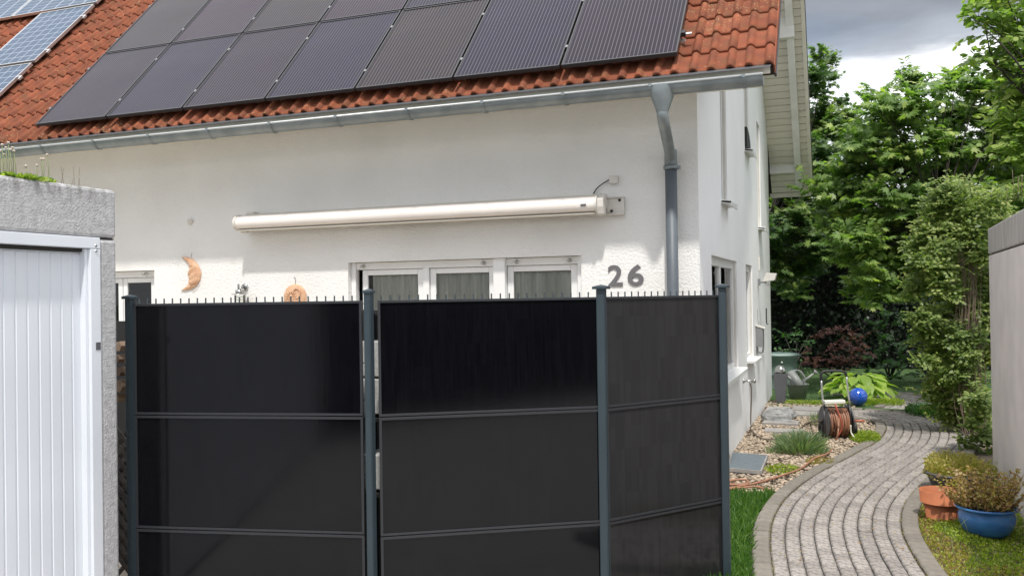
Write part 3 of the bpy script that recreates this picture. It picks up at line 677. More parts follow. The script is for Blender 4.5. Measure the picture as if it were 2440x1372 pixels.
# ================================================================== SOLAR PANELS (each a thing on the roof)
def solar(x1, v0, w, h, label, group, glass, frame, clamps=True, off=.135):
    """x1 right edge, v0 lower edge along the slope"""
    org = rp(x1-w/2, v0, off)
    t_ = thing('solar_panel', label, 'solar panel', org, group)
    fm = MB(); ax, up = Vector((1, 0, 0)), (rp(0, 1)-rp(0, 0)); nr = ax.cross(up)
    fw = .014
    for a_, c_, ha, hb in ((0, fw/2, w/2, fw/2), (0, h-fw/2, w/2, fw/2), (-w/2+fw/2, h/2, fw/2, h/2-fw), (w/2-fw/2, h/2, fw/2, h/2-fw)):
        fm.obox(org+ax*a_+up*c_, ax, up, nr, ha, hb, .019)
    fm.build('frame', frame, t_, bevel=.0015)
    g = MB(); q = [org+ax*sx*(w/2-fw)+up*sy+nr*.012 for sx, sy in ((-1, fw), (1, fw), (1, h-fw), (-1, h-fw))]
    g.add(q, [(0, 1, 2, 3)]); o = g.build('glass', glass, t_)
    uvl = o.data.uv_layers.new(name='UVMap')
    for i, uv in enumerate(((0, 0), (1, 0), (1, 1), (0, 1))): uvl.data[i].uv = uv
    g = MB(); g.add([p-nr*.02 for p in q], [(3, 2, 1, 0)]); g.build('backing', MT['black_frame'], t_)
    return t_, org, ax, up, nr
ORD = ['first', 'second', 'third', 'fourth', 'fifth', 'sixth', 'seventh']
GRP = 'black solar panels in two rows on the roof'
for row in range(2):
    for i in range(7):
        x1 = PX0-i*1.0225; v0 = PB+row*(PH+.022)
        if row and False: continue
        lab = 'black solar panel, %s from the right in the lower row above the gutter' % ORD[i] if row == 0 else 'black solar panel, %s from the right in the upper row' % ORD[i]
        t_, org, ax, up, nr = solar(x1, v0, 1.0, PH, lab, GRP, PVS[(i*2+row+(i == 2)) % 4], MT['black_frame'])
        for vv in (.3, 1.1):
            g = MB(); g.obox(org+ax*(-.5-.011)+up*vv+nr*.016, ax, up, nr, .010, .016, .005); g.build('clamp', MT['box_grey'], t_)
        if i == 0:
            g = MB(); g.obox(org+ax*.515+up*.33+nr*(-.01), ax, up, nr, .02, .022, .02); g.build('clamp', MT['rubber'], t_)
            g = MB(); g.obox(org+ax*.56+up*.33+nr*(-.02), ax, up, nr, .025, .012, .008); g.build('rail_end', MT['alu'], t_)
# mounting rails beneath
for vv in (PB+.3, PB+1.1, PB+PH+.32, PB+PH+1.12):
    b_ = MB(); a_ = rp(PX0-7.2, vv, .065); c = rp(PX0+.03, vv, .065); b_.bar(a_, c, .035, .03, (0, -math.sin(PA), math.cos(PA)))
    o = b_.build('mounting_rail', MT['alu'], roof)
# older blue modules at the left
def oldp(x1, v0, w, h, lab):
    t_, org, ax, up, nr = solar(x1, v0, w, h, lab, 'blue solar panels on the left part of the roof', PV_OLD, MT['alu'], off=.12)
    for vv in (.25, h-.3):
        g = MB(); g.obox(org+ax*(w/2+.03)+up*vv+nr*0, ax, up, nr, .03, .012, .012); g.obox(org+ax*(w/2+.06)+up*(vv-.03), ax, up, nr, .012, .035, .012); g.build('hook', MT['alu'], t_)
OX, OVV = -9.68, .0
labs = [('blue solar panel whose right corner stands highest beside the tiles', -9.66, 3.12, 1.6, .98), ('blue solar panel with its whole right edge over bare tiles', -9.66, 1.66, .98, 1.40),
        ('lowest blue solar panel cut by the left picture edge', -9.66, .2, .98, 1.40), ('blue solar panel in the top left corner of the roof', -11.28, 3.12, 1.6, .98)]
for lb, x1, v0, w, h in labs: oldp(x1, v0, w, h, lb)
oldp(-10.66-.02, .2, .98, 1.4, 'blue solar panel left of the lowest one'); 

# ================================================================== THINGS ON THE FRONT WALL
# awning
aw = thing('awning', 'closed cream cassette awning mounted above the glazed door', 'awning', (-4, CY, 2.5))
ax0, ax1 = at_y(557, 535, 7.54).x, at_y(1416, 485, 7.54).x
zc_ = 2.55
AF = -.05
def aprof(): # cassette cross-section in (y,z)
    P = [(7.74, zc_+.075), (7.66, zc_+.088), (7.60, zc_+.080), (7.56, zc_+.062)]
    for a_ in range(60, -61, -15): P.append((7.590-.055*math.cos(R(a_)), zc_+.062*math.sin(R(a_))))
    P += [(7.60, zc_-.068), (7.68, zc_-.066), (7.76, zc_-.05), (7.76, zc_+.06)]
    return P
P = aprof(); n_ = len(P); b_ = MB(); b_.add([(x, y, z) for x in (ax0+.02, ax1) for y, z in P], [(i, (i+1) % n_, n_+(i+1) % n_, n_+i) for i in range(n_)], True)
b_.build('cassette', MT['cream'], aw)
b_ = MB(); b_.box(ax0+.05, ax1+.02, 7.655, 7.78, zc_+.084, zc_+.100); b_.build('top_rail', MT['beige'], aw)
b_ = MB(); b_.box(ax0+.03, ax1-.0, 7.565, 7.70, zc_-.080, zc_-.069); b_.build('lower_rail', MT['beige'], aw)
for x0, x1, s_ in ((ax0-.005, ax0+.02, 1.08), (ax1, ax1+.018, 1.08)):
    b_ = MB(); cy_ = 7.69; b_.add([(x, cy_+(y-cy_)*s_, zc_+(z-zc_)*s_) for x in (x0, x1) for y, z in P], [tuple(range(n_)), tuple(range(n_, 2*n_))]+[(i, (i+1) % n_, n_+(i+1) % n_, n_+i) for i in range(n_)]); b_.build('end_cap', MT['cream_flat'], aw, bevel=.004)
b_ = MB(); b_.add([(x, y, z) for x in (ax1+.02, ax1+.075) for y, z in [(7.56, zc_+.05), (7.56, zc_-.02), (7.58, zc_-.085), (7.655, zc_-.09), (7.66, zc_-.02), (7.70, zc_+.06), (7.72, zc_+.11), (7.65, zc_+.10)]], [tuple(range(8)), tuple(range(8, 16))]+[(i, (i+1) % 8, 8+(i+1) % 8, 8+i) for i in range(8)])
b_.box(ax1+.02, ax1+.07, 7.66, 7.78, zc_-.02, zc_+.06); b_.build('arm_bracket', MT['cream_flat'], aw, bevel=.006)
b_ = MB(); b_.box(ax1+.05, ax1+.215, 7.765, 7.796, zc_-.085, zc_+.085); b_.box(ax1+.05, ax1+.215, 7.75, 7.765, zc_+.07, zc_+.085); b_.box(ax1+.05, ax1+.215, 7.75, 7.765, zc_-.085, zc_-.07)
o = b_.build('wall_plate', MT['cream_flat'], aw, bevel=.003)
for dx, dz in ((.175, .05), (.10, -.045)):
    b_ = MB(); b_.lathe([(0, -.015), (.012, -.014), (.014, 0)], (ax1+dx, 7.765, zc_+dz), 8, 'y'); b_.build('bolt', MT['rubber'], aw)
b_ = MB(); b_.box(ax0+.03, ax0+.13, 7.70, 7.797, zc_+.06, zc_+.13); b_.box(ax0+.0, ax0+.08, 7.64, 7.7, zc_-.095, zc_-.07); b_.build('wall_bracket', MT['cream_flat'], aw, bevel=.01)
b_ = MB(); b_.box(ax1-.125, ax1-.075, 7.5315, 7.5345, zc_-.012, zc_+.008); b_.build('badge', MT['planter'], aw)
# junction box and cable
jb = at_y(1464, 429, CY); b_ = MB(); b_.box(jb.x-.042, jb.x+.042, CY-.04, CY, jb.z-.038, jb.z+.038)
tag(b_.build('junction_box', MT['cream_flat'], None, bevel=.01), 'small square junction box on the wall above the awning bracket', 'junction box')
b_ = MB(); c0 = at_y(1452, 428, CY-.02); c1 = at_y(1414, 462, CY-.02)
b_.tube(catmull([c0, (c0.x-.06, CY-.03, c0.z-.035), (c1.x+.04, CY-.03, c1.z+.05), c1], 6), .0055, 6); tag(b_.build('cable', MT['rubber'], None), 'black cable curving from junction box down to the awning', 'cable')
p = at_y(455, 528, CY); b_ = MB(); b_.lathe([(0, -.03), (.028, -.028), (.034, -.018), (.034, 0)], p, 20, 'y'); tag(b_.build('wall_sensor', MT['cream_flat'], None), 'small round grey cap on the wall above the clay moon', 'sensor')
# house number
def digit(ch, x0, zb, hgt, parent):
    cu = bpy.data.curves.new('t', 'FONT'); cu.body = ch; cu.size = 1; cu.extrude = .01; cu.offset = .018; cu.resolution_u = 6
    o = bpy.data.objects.new('t', cu); COL.objects.link(o); dg = bpy.context.evaluated_depsgraph_get(); dg.update()
    me = bpy.data.meshes.new_from_object(o.evaluated_get(dg)); bpy.data.objects.remove(o)
    vs = np.array([v.co for v in me.vertices]); mn, mxx = vs.min(0), vs.max(0); s_ = hgt/(mxx[1]-mn[1])
    for v in me.vertices:
        a_ = Vector(v.co); v.co = Vector((x0[0]+(a_.x-mn[0])/(mxx[0]-mn[0])*(x0[1]-x0[0]), CY-.006+(-.005 if a_.z > 0 else .005), zb+(a_.y-mn[1])*s_))-wo(parent)
    me.materials.clear(); me.materials.append(MT['grey_num']); r = bpy.data.objects.new('digit', me); COL.objects.link(r); r.parent = parent; return r
hn = thing('house_number', 'grey house number 26 on the wall left of the downpipe', 'house number', (-1.9, CY, 1.83))
d2a, d2b = at_y(1449, 632, CY), at_y(1507, 681, CY); d6a, d6b = at_y(1494, 630, CY), at_y(1533, 680, CY)
a_ = at_y(1449, 657, CY).x; c = at_y(1484, 657, CY).x; digit('2', (a_, c), d2b.z, d2a.z-d2b.z, hn)
a_ = at_y(1496, 657, CY).x; c = at_y(1534, 657, CY).x; digit('6', (a_, c), d2b.z+.0, d6a.z-d6b.z, hn)
# clay moon
mo = thing('moon_ornament', 'terracotta crescent moon with a sleeping face hung on the wall', 'ornament', at_y(455, 650, CY))
outer = [(433, 613), (447, 612), (462, 618), (474, 632), (481, 650), (478, 668), (468, 682), (452, 691), (433, 692)]
inner = [(433, 613), (444, 622), (450, 630), (453, 637), (450, 646), (447, 653), (452, 657), (449, 661), (452, 665), (449, 668), (451, 673), (447, 680), (433, 692)]
def resamp(P_, n__):
    P_ = [Vector((a, b, 0)) for a, b in P_]; L_ = [0]
    for i in range(1, len(P_)): L_.append(L_[-1]+(P_[i]-P_[i-1]).length)
    o = []
    for k_ in range(n__):
        t_ = L_[-1]*k_/(n__-1); i = min(max(j for j in range(len(L_)) if L_[j] <= t_+1e-9), len(P_)-2); o.append(P_[i].lerp(P_[i+1], (t_-L_[i])/(L_[i+1]-L_[i])))
    return o
Oa, Ia = resamp(outer, 40), resamp(inner, 40); b_ = MB(); vs = []; K = 9
for i in range(40):
    wd_ = (Oa[i]-Ia[i]).length
    for j in range(K):
        t_ = j/(K-1); q = Ia[i].lerp(Oa[i], t_); w = at_y(q.x, q.y, CY); bul = math.sin(math.pi*min(1, max(0, t_)))**.6*.0011*min(wd_, 26)
        bul += .004*math.sin(i*1.1+j)*(.2 < t_ < .8)
        vs.append((w.x, CY-.004-bul-.006*(0 < j < K-1), w.z))
b_.add(vs, [(i*K+j, i*K+j+1, (i+1)*K+j+1, (i+1)*K+j) for i in range(39) for j in range(K-1)], True); b_.build('face', MT['terra'], mo)
b_ = MB()
for P_ in ([(454, 640), (458, 642), (463, 640)], [(452, 634), (459, 633), (466, 637)], [(452, 667), (457, 666), (460, 663)], [(460, 648), (464, 654), (461, 661)], [(453, 679), (463, 674), (470, 664)], [(455, 684), (466, 678), (474, 664)]):
    b_.tube([at_y(x, y, CY-.032) for x, y in P_], .004, 6)
b_.build('relief', MT['terra'], mo)
b_ = MB(); pz = at_y(456, 606, CY-.01); b_.tube([pz+Vector((0, .01, .015)), pz, pz+Vector((0, .0, -.03))], .003, 5); b_.build('hook', MT['chrome'], mo)
# plaque
pl = thing('clay_plaque', 'round terracotta plaque with sun and moon on a square tile', 'ornament', at_y(704, 700, CY))
pc = at_y(705, 706, CY); rad = .128; b_ = MB(); b_.box(pc.x-.14, pc.x+.135, CY-.018, CY-.001, pc.z-.24, pc.z+.03); b_.build('square_tile', MT['terra'], pl, bevel=.006)
b_ = MB(); b_.lathe([(0, -.036), (rad*.9, -.034), (rad, -.026), (rad, 0)], (pc.x, CY, pc.z), 32, 'y'); b_.build('disc', MT['terra'], pl)
b_ = MB()
for k in range(12):
    a_ = 2*math.pi*k/12; c_ = Vector((pc.x-.035, CY-.037, pc.z+.005)); pts = [c_+Vector((math.cos(a_+q*.25)*q*.03, 0, math.sin(a_+q*.25)*q*.03)) for q in (0.9, 1.4, 1.9, 2.3)]
    b_.tube(pts, [.006, .006, .004, .001], 5)
b_.tube([Vector((pc.x+.03+.05*math.cos(a_), CY-.038, pc.z+.03+.05*math.sin(a_))) for a_ in np.linspace(-1.6, 1.9, 12)], .007, 6)
b_.lathe([(0, -.008), (.02, -.004), (.022, 0)], (pc.x-.035, CY-.036, pc.z+.005), 12, 'y'); b_.lathe([(0, -.008), (.012, -.004), (.014, 0)], (pc.x+.01, CY-.036, pc.z+.07), 10, 'y'); b_.build('relief', MT['terra'], pl)
b_ = MB(); pz = at_y(703, 661, CY-.008); b_.tube([pz+Vector((-.01, 0, .005)), pz, pz+Vector((.004, 0, -.07))], .0025, 5); b_.build('hook', MT['rubber'], pl)
# wall lamp
wl = thing('wall_lamp', 'stainless steel outdoor wall lamp left of the clay plaque', 'wall lamp', at_y(572, 700, CY))
c_ = at_y(571, 700, CY-.12)
b_ = MB(); b_.lathe([(0, .008), (.085, 0), (.09, -.006), (.03, -.006)], c_, 24); b_.lathe([(.03, 0), (.045, .004), (.045, .04), (0, .042)], c_, 20); b_.build('hat', MT['chrome'], wl)
b_ = MB(); b_.lathe([(.055, -.19), (.055, -.012)], c_, 20); b_.build('shade', MT['glass'], wl)
b_ = MB()
for k in range(5): b_.lathe([(.035, -.03-.03*k), (.062, -.032-.03*k), (.035, -.034-.03*k)], c_, 20)
b_.build('ring', MT['chrome'], wl)
b_ = MB(); w = at_y(585, 684, CY); b_.lathe([(0, -.022), (.036, -.02), (.04, -.012), (.04, 0)], w, 24, 'y'); b_.lathe([(.02, -.026), (.024, -.03), (.028, -.026)], w, 16, 'y'); b_.tube([w+Vector((0, -.02, 0)), (c_.x+.01, c_.y, w.z-.01), (c_.x, c_.y, c_.z+.03)], .012, 8)
b_.box(c_.x-.022, c_.x-.004, c_.y-.006, c_.y+.006, c_.z+.03, c_.z+.105); b_.build('wall_mount', MT['chrome'], wl)

# ================================================================== THINGS ON THE GABLE WALL
def gx(x, y): return at_x(x, y, CX)
fl = thing('floodlight', 'grey floodlight with motion sensor on the side wall', 'floodlight', gx(1808, 668))
w = gx(1806, 672); b_ = MB(); b_.box(CX, CX+.03, w.y-.05, w.y+.05, w.z-.05, w.z+.05); b_.box(CX+.03, CX+.12, w.y-.02, w.y+.02, w.z-.015, w.z+.01); b_.build('mount', MT['box_grey'], fl, bevel=.005)
b_ = MB(); b_.add([(CX+.07, w.y-.08, w.z+.0), (CX+.24, w.y-.08, w.z+.02), (CX+.27, w.y-.08, w.z+.12), (CX+.12, w.y-.08, w.z+.13), (CX+.07, w.y+.08, w.z+.0), (CX+.24, w.y+.08, w.z+.02), (CX+.27, w.y+.08, w.z+.12), (CX+.12, w.y+.08, w.z+.13)], [(0, 1, 2, 3), (7, 6, 5, 4), (0, 4, 5, 1), (1, 5, 6, 2), (2, 6, 7, 3), (3, 7, 4, 0)]); b_.build('lamp_head', MT['cream_flat'], fl, bevel=.005)
b_ = MB(); b_.lathe([(0, -.045), (.03, -.04), (.035, -.015), (.03, 0), (0, 0)], (CX+.13, w.y, w.z-.015), 14); b_.build('sensor', MT['white'], fl)
w = gx(1808, 630); b_ = MB(); b_.box(CX, CX+.022, w.y-.04, w.y+.04, w.z-.09, w.z+.10); tag(b_.build('bell_box', MT['cream_flat'], None, bevel=.004), 'slim upright grey box on the side wall above the floodlight', 'box')
w = gx(1825, 752); b_ = MB(); b_.box(CX, CX+.015, w.y-.03, w.y+.03, w.z-.12, w.z+.12); b_.lathe([(0, .03), (.008, .02), (.01, 0)], (CX+.012, w.y, w.z-.13), 8, 'x'); tag(b_.build('thermometer', MT['rubber'], None, bevel=.003), 'dark slim thermometer on the side wall near the back corner', 'thermometer')
w = gx(1803, 792); b_ = MB(); b_.box(CX, CX+.014, w.y-.05, w.y+.05, w.z-.08, w.z+.07); tag(b_.build('intercom', MT['rubber'], None, bevel=.003), 'small dark plate on the side wall above the letterbox', 'door bell')
lb_ = thing('letterbox', 'grey metal letterbox with a newspaper hoop on the side wall', 'letterbox', gx(1812, 850))
w0 = at_x(1803, 850, CX); yb = w0.y
b_ = MB(); b_.box(CX+.001, CX+.10, yb-.10, yb+.10, .98, 1.25); b_.build('box', MT['box_grey'], lb_, bevel=.004)
b_ = MB(); b_.add([(CX, yb-.11, 1.29), (CX+.125, yb-.11, 1.245), (CX+.125, yb+.11, 1.245), (CX, yb+.11, 1.29), (CX, yb-.11, 1.275), (CX+.125, yb-.11, 1.23), (CX+.125, yb+.11, 1.23), (CX, yb+.11, 1.275)], [(0, 1, 2, 3), (7, 6, 5, 4), (0, 4, 5, 1), (1, 5, 6, 2), (2, 6, 7, 3), (3, 7, 4, 0)]); b_.build('lid', MT['cream_flat'], lb_)
b_ = MB()
b_.tube([(CX+.01, yb-.09, .98), (CX+.01, yb-.09, .90), (CX+.05, yb-.09, .885), (CX+.085, yb-.09, .90), (CX+.095, yb-.09, .98)], .006, 6); b_.tube([(CX+.01, yb+.09, .98), (CX+.01, yb+.09, .90), (CX+.05, yb+.09, .885), (CX+.085, yb+.09, .90), (CX+.095, yb+.09, .98)], .006, 6)
b_.build('newspaper_hoop', MT['planter'], lb_)
b_ = MB(); w = gx(1809, 815); b_.tube([(CX+.03, yb, 1.28), (CX+.04, yb, 1.32), (CX+.02, yb, 1.36), (CX+.02, yb+.04, 1.44), (CX+.02, yb+.02, 1.50)], .004, 5); b_.build('hook', MT['chrome'], lb_)
# tap with hanging hose
tp = thing('garden_tap', 'chrome garden tap on the side wall below the big window', 'tap', at_x(1780, 909, CX+.05))
w = at_x(1770, 907, CX); ty, tz = w.y, w.z
b_ = MB(); b_.tube([(CX, ty, tz), (CX+.12, ty, tz)], .013, 8); b_.tube([(CX+.085, ty, tz), (CX+.09, ty, tz-.045)], .012, 8); b_.lathe([(0, 0), (.03, .002), (.03, .02), (0, .022)], (CX, ty, tz), 12, 'x'); b_.build('body', MT['chrome'], tp)
b_ = MB(); b_.lathe([(0, 0), (.024, .004), (.03, .02), (.02, .035), (0, .035)], (CX+.12, ty, tz), 10, 'x'); b_.build('handle', MT['chrome'], tp)
def ground_curve(name, pxs, r_, m, lab, cat='hose', pre=(), post=(), group='garden hoses'):
    pts = list(pre)+[at_z(x, y, r_+.005) for x, y in pxs]+list(post)
    b_ = MB(); b_.tube(catmull(pts, 8), r_, 7); return tag(b_.build(name, m, None), lab, cat, group)
ground_curve('garden_hose', [(1788, 1020), (1810, 1042), (1840, 1046), (1862, 1047)], .0085, MT['hose_grey'], 'brown hose hanging from the tap down the side wall into the gravel',
             pre=[(CX+.09, ty, tz-.04), (CX+.10, ty, tz-.12), (CX+.085, ty, tz-.5), (CX+.10, ty, .12)])

# ================================================================== LEFT GARAGE
gar = thing('left_garage', 'grey sprayed concrete garage with white ribbed door, left picture edge', 'garage', (-3.67, 2, 0))
GX, GH, GE = -3.67, 2.35, 3.675
b_ = MB()
b_.box(GX-6, GX, -2.4, GE, 2.09, GH)
b_.box(GX-6, GX, GE-.115, GE, -.05, 2.083)          # right pillar / rear wall
b_.box(GX-6, GX, -2.4, -2.2, -.05, 2.083); b_.box(GX-6, GX-5.9, -2.2, GE-.115, -.05, 2.083)
b_.build('wall', MT['spray'], gar, bevel=.018)
b_ = MB(); b_.box(GX-6, GX-.01, GE-.105, GE-.01, 2.083, 2.09); b_.build('joint', MT['dark_gap'], gar)
b_ = MB(); yj = GE-.118
b_.box(GX-.09, GX+.006, -2.1, yj, 2.030, 2.088); b_.box(GX-.09, GX+.006, yj-.065, yj, -.04, 2.028)
b_.box(GX-.05, GX-.012, yj-.085, yj-.065, -.04, 2.028)
b_.build('door_frame', MT['door'], gar, bevel=.003)
b_ = MB(); b_.box(GX-.09, GX-.03, -2.1, yj-.066, 2.012, 2.0295); b_.build('door_gap', MT['dark_gap'], gar)
for zz in (2.046, 2.018):
    b_ = MB(); b_.lathe([(0, .006), (.006, .005), (.008, 0)], (GX+.006, yj-.03, zz), 8, 'x'); b_.build('screw', MT['chrome'], gar)
b_ = MB(); b_.box(GX+.006, GX+.0085, yj-.036, yj-.006, 1.50, 1.54); b_.build('plate', MT['planter'], gar)
b_ = MB(); b_.box(GX-.09, GX-.052, -2.05, yj-.07, -.02, 2.01); door = b_.build('door', MT['door'], gar)
y = yj-.072; sw = .066; k = 0
while y > 0.2:
    if k == 0:
        b_ = MB(); b_.prism([(0, -sw+.004), (.006, -sw+.008), (.006, -.008), (0, -.004)], lambda a_, c, d: (GX-.052+a_, y+c, d), -.01, 2.0); o0_ = b_.build('slat', MT['door'], None, loc=(GX-.052, y, 0)); o0_.parent = door; o0_.location = Vector((GX-.052, y, 0))-wo(door)
    else: place('slat', o0_.data, door, (GX-.052, y, 0))
    y -= sw; k += 1
# plants on the garage roof
LM = {}
LM['sedum'] = leafmat('sedum_leaf', (.10, .17, .03), (.24, .30, .06), (.38, .42, .10))
LM['maple'] = leafmat('maple_leaf', (0.083, 0.149, 0.046), (0.184, 0.273, 0.082), (0.406, 0.454, 0.128))
LM['maple_far'] = leafmat('dark_maple_leaf', (0.048, 0.096, 0.038), (0.103, 0.170, 0.058), (0.239, 0.296, 0.083))
LM['ash'] = leafmat('ash_leaf', (0.110, 0.182, 0.053), (0.236, 0.322, 0.084), (0.407, 0.447, 0.147))
LM['hedge'] = leafmat('hedge_leaf', (0.094, 0.149, 0.042), (0.200, 0.262, 0.075), (0.376, 0.387, 0.131))
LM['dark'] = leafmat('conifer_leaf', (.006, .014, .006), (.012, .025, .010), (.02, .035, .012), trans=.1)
LM['shrub'] = leafmat('shrub_leaf', (0.026, 0.072, 0.026), (0.058, 0.130, 0.039), (0.117, 0.208, 0.065))
LM['red'] = leafmat('red_maple_leaf', (0.083, 0.027, 0.027), (0.180, 0.068, 0.057), (0.285, 0.135, 0.090), trans=.3)
LM['hosta'] = leafmat('hosta_leaf', (0.184, 0.299, 0.057), (0.299, 0.414, 0.081), (0.414, 0.506, 0.115))
LM['grass'] = leafmat('grass_blade', (0.042, 0.105, 0.021), (0.074, 0.162, 0.031), (0.140, 0.226, 0.053))
LM['dry'] = leafmat('dry_leaf', (.27, .15, .075), (.42, .28, .13), (.46, .40, .17))
LM['cover'] = leafmat('ground_cover_leaf', (0.128, 0.188, 0.025), (0.255, 0.325, 0.037), (0.408, 0.450, 0.062))
LM['bowl'] = leafmat('bowl_leaf', (.20, .18, .045), (.36, .31, .085), (.44, .31, .13))
LM['cover_brown'] = leafmat('ground_cover_dry', (0.208, 0.117, 0.052), (0.312, 0.247, 0.065), (0.390, 0.390, 0.078))
LM['lav'] = leafmat('lavender_leaf', (.09, .15, .08), (.18, .24, .15), (.34, .34, .20))
def tuft(n_, c, rx, ry, h0, h1, lean=.5):
    """upright shoots rooted in an ellipse"""
    a_ = RNG.uniform(0, 6.283, n_); q = np.sqrt(RNG.random(n_)); pos = np.stack([c[0]+rx*q*np.cos(a_), c[1]+ry*q*np.sin(a_), np.full(n_, c[2])], 1)
    d = np.stack([np.cos(a_)*q*lean+RNG.normal(0, .15, n_), np.sin(a_)*q*lean+RNG.normal(0, .15, n_), np.ones(n_)], 1)
    nr = np.stack([RNG.normal(0, 1, n_), RNG.normal(0, 1, n_), RNG.normal(.2, .3, n_)], 1)
    return pos, d, nr, RNG.uniform(h0, h1, n_)
sp_ = at_x(60, 420, GX-.08)
p_, d_, n__, s_ = tuft(900, (GX-.10, sp_.y-.02, GH-.005), .09, .17, .015, .045, 1.2)
sed = leaves('sedum', SMALL, p_, d_, n__, s_, LM['sedum']); tag(sed, 'low green stonecrop growing on the left garage roof edge', 'plant')
FL_ = [(5, 345), (14, 352), (24, 357), (33, 360), (10, 368), (0, 360), (30, 352), (62, 396), (98, 379), (104, 379), (112, 369), (88, 394), (20, 340)]
chv = thing('chives', 'clump of pale round flower heads on thin stems, garage roof', 'flowers', (GX-.1, sp_.y, GH))
for x, y in FL_:
    w = at_x(x, y, GX-.10-random.random()*.05); b_ = MB(); base = Vector((w.x+random.uniform(-.01, .01), w.y+random.uniform(-.012, .012), GH-.01)); b_.tube([base, base.lerp(w, .5)+Vector((0, .003, 0)), w], .0018, 5)
    st = b_.build('stem', MT['stem_green'], chv); b_ = MB()
    b_.lathe([(0, -.006), (.005, -.004), (.0075, 0), (.0055, .005), (0, .006)], w, 7); b_.build('flower_head', MT['paper'], st)
b_ = MB()
for x in (118, 150, 175, 190):
    for k in range(2):
        w = at_x(x+random.uniform(-6, 6), random.uniform(395, 425), GX-.06); b_.tube([(w.x, w.y+random.uniform(-.02, .02), GH-.01), w], .0012, 4)
tag(b_.build('dry_grass', MT['vine'], None), 'sparse dry grass stalks on the garage roof edge', 'grass', kind='stuff')

# ================================================================== RIGHT GARAGE
gr_ = thing('right_garage', 'smooth beige concrete garage wall at the right picture edge', 'garage', (1.3, 6, 0))
def gxr(y): return 1.31-.035*(9.65-y)
def gbox(y0, y1, z0, z1, b_, out_=0.):
    v = [(gxr(y)-out_+dx, y, z) for z in (z0, z1) for y in (y0, y1) for dx in (0, 3.)]
    b_.add(v, [(0, 2, 3, 1), (4, 5, 7, 6), (0, 1, 5, 4), (2, 6, 7, 3), (0, 4, 6, 2), (1, 3, 7, 5)])
b_ = MB(); gbox(3.4, 9.6, -.05, 2.07, b_); b_.build('wall', MT['garage_smooth'], gr_, bevel=.008)
b_ = MB(); gbox(3.4, 9.6, 2.084, 2.33, b_, .004); b_.build('roof_slab', MT['concrete_dark'], gr_, bevel=.012)
b_ = MB(); gbox(3.45, 9.55, 2.07, 2.084, b_, -.02); b_.build('joint', MT['dark_gap'], gr_)

# ================================================================== FENCE
fence = thing('privacy_fence', 'anthracite mesh fence filled with glossy black screens', 'fence', (-2.3, 4.4, 0))
BAYS = [((-3.742, 3.876), (-2.438, 4.150)), ((-2.341, 4.141), (-1.295, 4.775)), ((-1.270, 4.788), (-.720, 5.530))]
ZR = [1.737, 1.112, .478, -.04]
for (p, q) in BAYS:
    p, q = Vector((*p, 0)), Vector((*q, 0)); d = (q-p).normalized(); L = (q-p).length; nr = Vector((d.y, -d.x, 0))   # towards the camera
    for k in range(3):
        z1, z0 = ZR[k], ZR[k+1]; b_ = MB(); b_.obox((p+q)/2+nr*.006+Vector((0, 0, (z0+z1)/2)), d, nr, (0, 0, 1), L/2-.006, .004, (z1-z0)/2-.0005); sc = b_.build('screen_panel', MT['screen_reflected' if p.x > -1.28 else 'screen'], fence, bevel=.001)
        b_ = MB()
        b_.obox((p+q)/2+nr*.010+Vector((0, 0, z1-.007)), d, nr, (0, 0, 1), L/2, .009, .007)
        if k < 2: b_.obox((p+q)/2+nr*.010+Vector((0, 0, z0+.012)), d, nr, (0, 0, 1), L/2, .009, .006)
        for e_ in (p, q): b_.obox(Vector((e_.x, e_.y, (z0+z1)/2))+nr*.010+d*(.007 if e_ is p else -.007), d, nr, (0, 0, 1), .007, .0085, (z1-z0)/2-.014)
        b_.build('screen_frame', MT['frame_dark'], fence, bevel=.001)
    n_ = int(L/.05); me_ = None
    for i in range(n_):
        w = p+d*(.02+i*.05)-nr*.012
        if me_ is None:
            b_ = MB(); b_.tube([w+Vector((0, 0, 0)), w+Vector((0, 0, 1.765))], .0042, 6); ob = b_.build('fence_bar', MT['bar_dark'], None, loc=w); ob.parent = fence; ob.location = w-wo(fence); me_ = ob.data
        else: place('fence_bar', me_, fence, w)
    for zz in (.2, .4, .6, .8, 1.0, 1.2, 1.4, 1.6, 1.72):
        for s2 in (-.019, -.005):
            b_ = MB(); b_.tube([p+nr*s2+Vector((0, 0, zz)), q+nr*s2+Vector((0, 0, zz))], .003, 5); b_.build('cross_wire', MT['anthra'], fence)
for (x, y, w_, zt, ce) in ((-3.757, 3.852, .019, 1.765, .012), (-2.362, 4.085, .0198, 1.775, .006), (-1.275, 4.770, .024, 1.78, .018), (-.706, 5.512, .0225, 1.78, .018)):
    b_ = MB(); b_.box(x-w_, x+w_, y-w_, y+w_, -.05, zt)
    b_.box(x-w_+.004, x+w_-.004, y-w_-.004, y-w_, -.05, zt-.03)
    po = b_.build('fence_post', MT['anthra'], fence, bevel=.003)
    b_ = MB(); e_ = w_+ce; b_.box(x-e_, x+e_, y-e_, y+e_, zt, zt+.014)
    b_.add([(x-e_, y-e_, zt+.014), (x+e_, y-e_, zt+.014), (x+e_, y+e_, zt+.014), (x-e_, y+e_, zt+.014), (x, y, zt+.026)], [(0, 1, 4), (1, 2, 4), (2, 3, 4), (3, 0, 4)]); b_.build('post_cap', MT['anthra'], po, bevel=.002)
